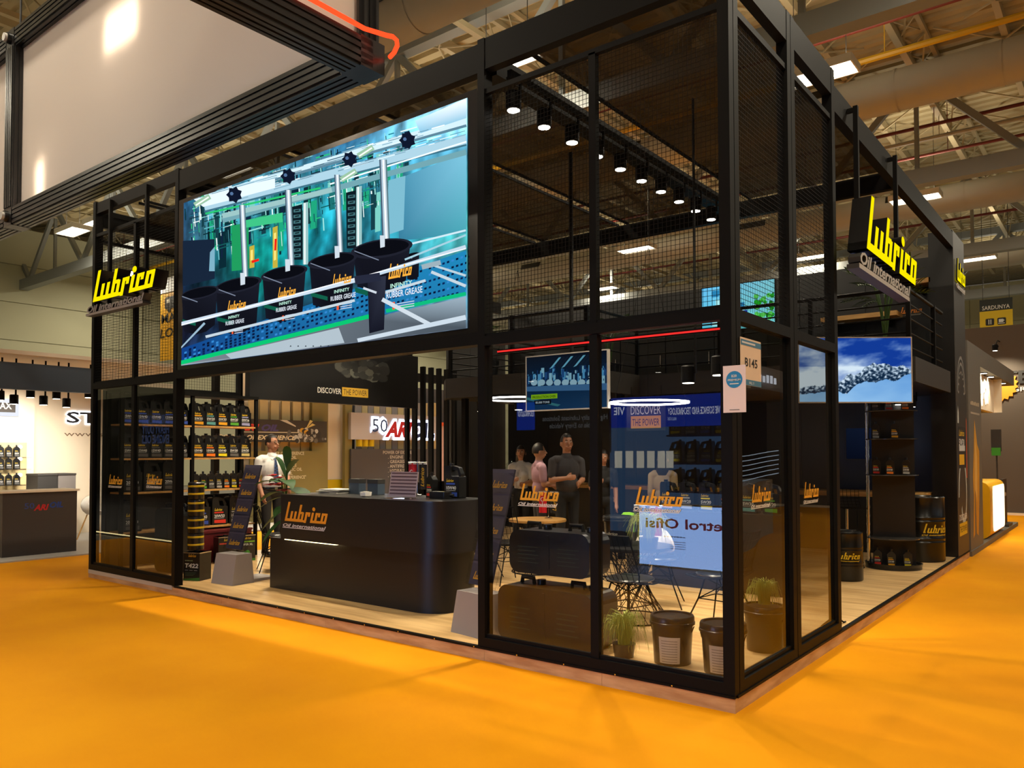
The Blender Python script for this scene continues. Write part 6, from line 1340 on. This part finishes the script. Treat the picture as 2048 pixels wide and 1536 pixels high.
# ================================================================== people
import numpy as np
def person(label, loc, rz, H=1.75, top=shirtw, legs=cloth, skin=skinm, hair='short', haircol=hairm, sleeve='short', pose='stand', extras=None, shoes=shoem, headturn=0., female=False):
    t = thing('person', label, 'person', loc, rz); k = H/1.75; P = []
    V = Vector; cap = lambda a, b, r0, r1, m: P.append(('c', V(a), V(b), r0, r1, m)); ell = lambda c, r, m: P.append(('e', V(c), V(r), 0, 0, m))
    SK, TP, LG, SH = 0, 1, 2, 3
    Rh = Matrix.Rotation(headturn, 3, 'Z'); hd = lambda x, y, z: Rh @ V((x, y, z))
    ell(hd(0, .005, 1.635), (.076, .094, .115), SK); ell(hd(0, -.03, 1.565), (.054, .062, .056), SK); cap(hd(0, -.088, 1.64), hd(0, -.112, 1.605), .011, .017, SK)
    for s in (-1, 1): ell(hd(s*.078, .015, 1.615), (.014, .024, .034), SK); ell(hd(s*.03, -.088, 1.575), (.02, .014, .012), SK)
    cap((0, .012, 1.4), hd(0, .005, 1.55), .06, .055, SK)
    sw = .15 if not female else .125
    cap((-sw, .01, 1.395), (sw, .01, 1.395), .068, .068, TP); cap((0, .01, 1.42), (0, .01, 1.46), .085, .066, TP); ell((0, .0, 1.27), (sw+.03, .115, .19), TP)
    if female:
        for s in (-1, 1): ell((s*.07, -.075, 1.25), (.065, .06, .065), TP)
        ell((0, 0, 1.08), (.125, .1, .15), TP); ell((0, .01, .93), (.165, .12, .12), LG)
    else: ell((0, -.012, 1.07), (.158, .125, .16), TP); ell((0, .005, .93), (.165, .122, .1), LG)
    for s in (-1, 1):
        x = s*.088
        cap((x, 0, .93), (x*1.05, -.012, .5), .09, .062, LG); cap((x*1.05, -.012, .5), (x*1.08, .012, .1), .062, .047, LG)
        cap((x*1.08, .03, .05), (x*1.2, -.15, .038), .046, .036, SH); cap((x*1.08, .04, .045), (x*1.1, .01, .1), .042, .046, SH)
    arms = {'stand': [((-.215, .02, 1.12), (-.225, -.06, .88)), ((.215, .02, 1.12), (.225, -.06, .88))],
            'front': [((-.22, .0, 1.13), (-.08, -.22, 1.16)), ((.22, .0, 1.13), (.1, -.23, 1.1))],
            'raise': [((-.22, .02, 1.13), (-.1, -.22, 1.22)), ((.22, .02, 1.12), (.22, -.08, .9))],
            'back': [((-.22, .03, 1.12), (-.2, -.1, .9)), ((.23, -.02, 1.13), (.16, -.2, 1.0))]}[pose]
    for (el, wr), s in zip(arms, (-1, 1)):
        sh = V((s*(sw+.045), .01, 1.375)); el, wr = V(el), V(wr)
        if female: el.x *= .88; wr.x *= .9
        if sleeve == 'short': cap(sh, sh.lerp(el, .72), .064, .058, TP); cap(sh.lerp(el, .6), el, .043, .04, SK); cap(el, wr, .04, .029, SK)
        else: cap(sh, el, .06, .05, TP); cap(el, el.lerp(wr, .92), .05, .036, TP); cap(el.lerp(wr, .9), wr, .03, .028, SK)
        d = (wr-el).normalized(); n = d.cross(V((s, 0, 0))).normalized() if abs(d.x) < .8 else V((0, -1, 0)); side = d.cross(n).normalized()
        pc = wr+d*.05; cap(wr, wr+d*.075, .027, .033, SK); cap(wr+d*.04-n*.015, wr+d*.08+n*.015, .024, .024, SK)
        for q_, (o, L) in enumerate(((-.03, .066), (-.01, .078), (.01, .074), (.028, .058))):
            a = wr+d*.085+n*o; b = a+d*L*.55+side*.006*s; c = b+d*L*.4-side*.02*s; cap(a, b, .0105, .0095, SK); cap(b, c, .0095, .008, SK)
        a = wr+d*.03-n*.03; b = a+d*.035-n*.025; cap(a, b, .012, .011, SK); cap(b, b+d*.03-n*.004, .011, .009, SK)
    m = MB()
    for ty, a, b, r0, r1, mm in P:
        if ty == 'c':
            m.sphere(a, r0, 14, 10); m.sphere(b, r1, 14, 10); dd = (b-a)
            if dd.length > 1e-4: m.cyl(a, b, r0, r1, 14)
        else: m.sphere(a, tuple(b), 18, 12)
    tmp = bpy.data.objects.new('shape', bpy.data.meshes.new('shape')); tmp.data.from_pydata(m.v, [], m.f); COL.objects.link(tmp)
    r_ = tmp.modifiers.new('r', 'REMESH'); r_.mode = 'VOXEL'; r_.voxel_size = .0085
    s_ = tmp.modifiers.new('s', 'SMOOTH'); s_.factor = .5; s_.iterations = 4
    bpy.context.view_layer.update()
    me = bpy.data.meshes.new_from_object(tmp.evaluated_get(bpy.context.evaluated_depsgraph_get())); bpy.data.objects.remove(tmp)
    nf = len(me.polygons); ce = np.empty(nf*3, 'f'); me.polygons.foreach_get('center', ce); ce = ce.reshape(-1, 3)
    best = np.full(nf, 9., 'f'); idx = np.zeros(nf, 'i')
    for ty, a, b, r0, r1, mm in P:
        if ty == 'c':
            A, D = np.array(a), np.array(b-a); h = np.clip(((ce-A)@D)/max(D@D, 1e-8), 0, 1); dist = np.linalg.norm(ce-A-h[:, None]*D, axis=1)-(r0+(r1-r0)*h)
        else: q_ = (ce-np.array(a))/np.array(b); l_ = np.linalg.norm(q_, axis=1); dist = (l_-1)*min(b)
        w_ = dist < best; best[w_] = dist[w_]; idx[w_] = mm
    for mt in (skin, top, legs, shoes): me.materials.append(mt)
    me.polygons.foreach_set('material_index', idx); me.polygons.foreach_set('use_smooth', [True]*nf); me.name = 'body'
    kids = [link('body', me, t)]
    def kid(mb, nm, mt, sm=True): o = mb.build(nm, mt, t, sm); kids.append(o); return o
    # hair: a shell over the skull, longer at the back and sides when hair is long
    q = MB(); q.sphere((0, .012, 1.642), (.086, .104, .122), 22, 16)
    if hair == 'long': q.v = [(x*(1+max(0, 1.62-z)*.5), y+(.03 if y > 0 else 0)*max(0, 1.62-z)*8, z if z > 1.6 else 1.6-(1.6-z)*(3.4 if y > -.03 else .2)) for x, y, z in q.v]
    def keep(f):
        c = sum((Vector(q.v[i]) for i in f), Vector())/len(f)
        if hair == 'long': return not (c.y < -.045 and c.z < 1.69) 
        return c.z > 1.60 and not (c.y < -.04 and c.z < 1.7) and not (c.z < 1.64 and c.y < .0 and abs(c.x) < .2)
    q.f = [f for f in q.f if keep(f)]; q.m = [0]*len(q.f); q.c = [None]*len(q.f)
    if hair == 'long': q.sphere((0, .05, 1.5), (.1, .055, .2), 16, 10)
    q.v = [tuple(Rh @ Vector(v)) for v in q.v]; kid(q, 'hair', haircol)
    for s in (-1, 1):
        q = MB(); q.sphere(hd(s*.032, -.082, 1.643), (.014, .01, .008), 10, 6); kid(q, 'eye', white); q = MB(); q.sphere(hd(s*.032, -.0905, 1.643), (.006, .004, .006), 8, 5); kid(q, 'iris', hairm)
        q = MB(); q.tube([hd(s*.016, -.093, 1.662), hd(s*.034, -.093, 1.667), hd(s*.052, -.082, 1.661)], .004, 5); kid(q, 'eyebrow', haircol)
    q = MB(); q.tube([hd(-.024, -.086, 1.556), hd(0, -.092, 1.557), hd(.024, -.086, 1.556)], .0045, 5); kid(q, 'mouth', mat('lips', C(150, 84, 76), .5) if 'lips' not in MATS else MATS['lips'])
    if extras: extras(kid, hd)
    if k != 1:
        for o in kids: o.matrix_basis = Matrix.Scale(k, 4) @ o.matrix_basis
    return t
def man_extras(kid, hd):
    q = MB(); N = 14
    for s in (-1, 1): q.tube([hd(s*.034+.024*math.cos(a*2*PI/N), -.103, 1.642+.017*math.sin(a*2*PI/N)) for a in range(N+1)], .0025, 5); q.tube([hd(s*.058, -.1, 1.645), hd(s*.082, -.03, 1.645), hd(s*.082, .02, 1.64)], .0022, 5)
    q.tube([hd(-.01, -.104, 1.645), hd(.01, -.104, 1.645)], .0022, 5); kid(q, 'glasses', shoem)
    g = MB(); pts = [(-.012, 1.4, -.118), (.012, 1.4, -.118)]
    prof = [(1.41, .02, -.088), (1.385, .014, -.108), (1.3, .026, -.124), (1.2, .034, -.132), (1.08, .04, -.145), (1.03, .002, -.145)]
    for (z0, w0, y0), (z1, w1, y1) in zip(prof, prof[1:]):
        n = 5
        for i in range(n):
            za, zb = z0+(z1-z0)*i/n, z0+(z1-z0)*(i+1)/n; wa, wb = w0+(w1-w0)*i/n, w0+(w1-w0)*(i+1)/n; ya, yb = y0+(y1-y0)*i/n, y0+(y1-y0)*(i+1)/n
            for s in (0, 1):
                c_ = C(40, 70, 120) if (i+s) % 2 else C(24, 30, 50)
                g.add([(-wa if s else 0, ya, za), (0 if s else wa, ya, za), (0 if s else wb, yb, zb), (-wb if s else 0, yb, zb)], [(3, 2, 1, 0)], 0, c_)
    kid(g, 'tie', prnt, False)
    q = MB()
    for s in (-1, 1): q.add([(s*.005, -.088, 1.425), (s*.06, -.05, 1.47), (s*.075, -.045, 1.43), (s*.045, -.1, 1.385), (s*.005, -.084, 1.425), (s*.06, -.046, 1.475)], [(0, 1, 2, 3), (0, 4, 5, 1)])
    kid(q, 'collar', shirtw, False)
    q = MB(); q.lathe([(.165, .955), (.168, .96), (.168, .99), (.165, .995)], n=28); q.v = [(x, y*.76, z) for x, y, z in q.v]; q.f = q.f[:-2]; q.m = q.m[:-2]; q.c = q.c[:-2]; kid(q, 'belt', shoem)
    q = MB(); q.box(-.022, .022, -.135, -.126, .957, .993); kid(q, 'buckle', chrome, False)
def floor_at(u, d): p_ = dep(u, 1000, d); return (p_.x, p_.y, ZF)
person('man with glasses in white shirt and blue tie standing by the bottle shelf', (-7.95, 2.25, ZF), PI/2-.15, 1.76, shirtw, cloth, skinm2, 'short', hairm, 'short', 'back', man_extras, headturn=.35)
person('woman in a white blouse with shoulder length hair near the back bar', floor_at(1042, 12.6), .5, 1.6, shirtw, cloth, skinm, 'long', hairm, 'short', 'front', female=True)
person('person in a pink shirt with folded arms beyond the left tower pane', floor_at(1079, 11.2), 2.5, 1.62, shirtp, cloth2, skinm, 'short', hairm, 'short', 'front')
person('man in a dark polo shirt behind the factory television', floor_at(1134, 10.6), .9, 1.74, cloth2, cloth, skinm2, 'short', hairm, 'short', 'front')
person('woman in a dark dress with long dark hair and raised hand inside the tower', floor_at(1207, 11.0), .6, 1.53, cloth, cloth, skinm, 'long', hairm, 'short', 'raise', female=True)
person('person in a beige top with long hair seen from behind inside the tower', floor_at(1326, 10.6), 3.5, 1.5, beige, cloth2, skinm, 'long', hairm, 'long', 'stand', female=True)
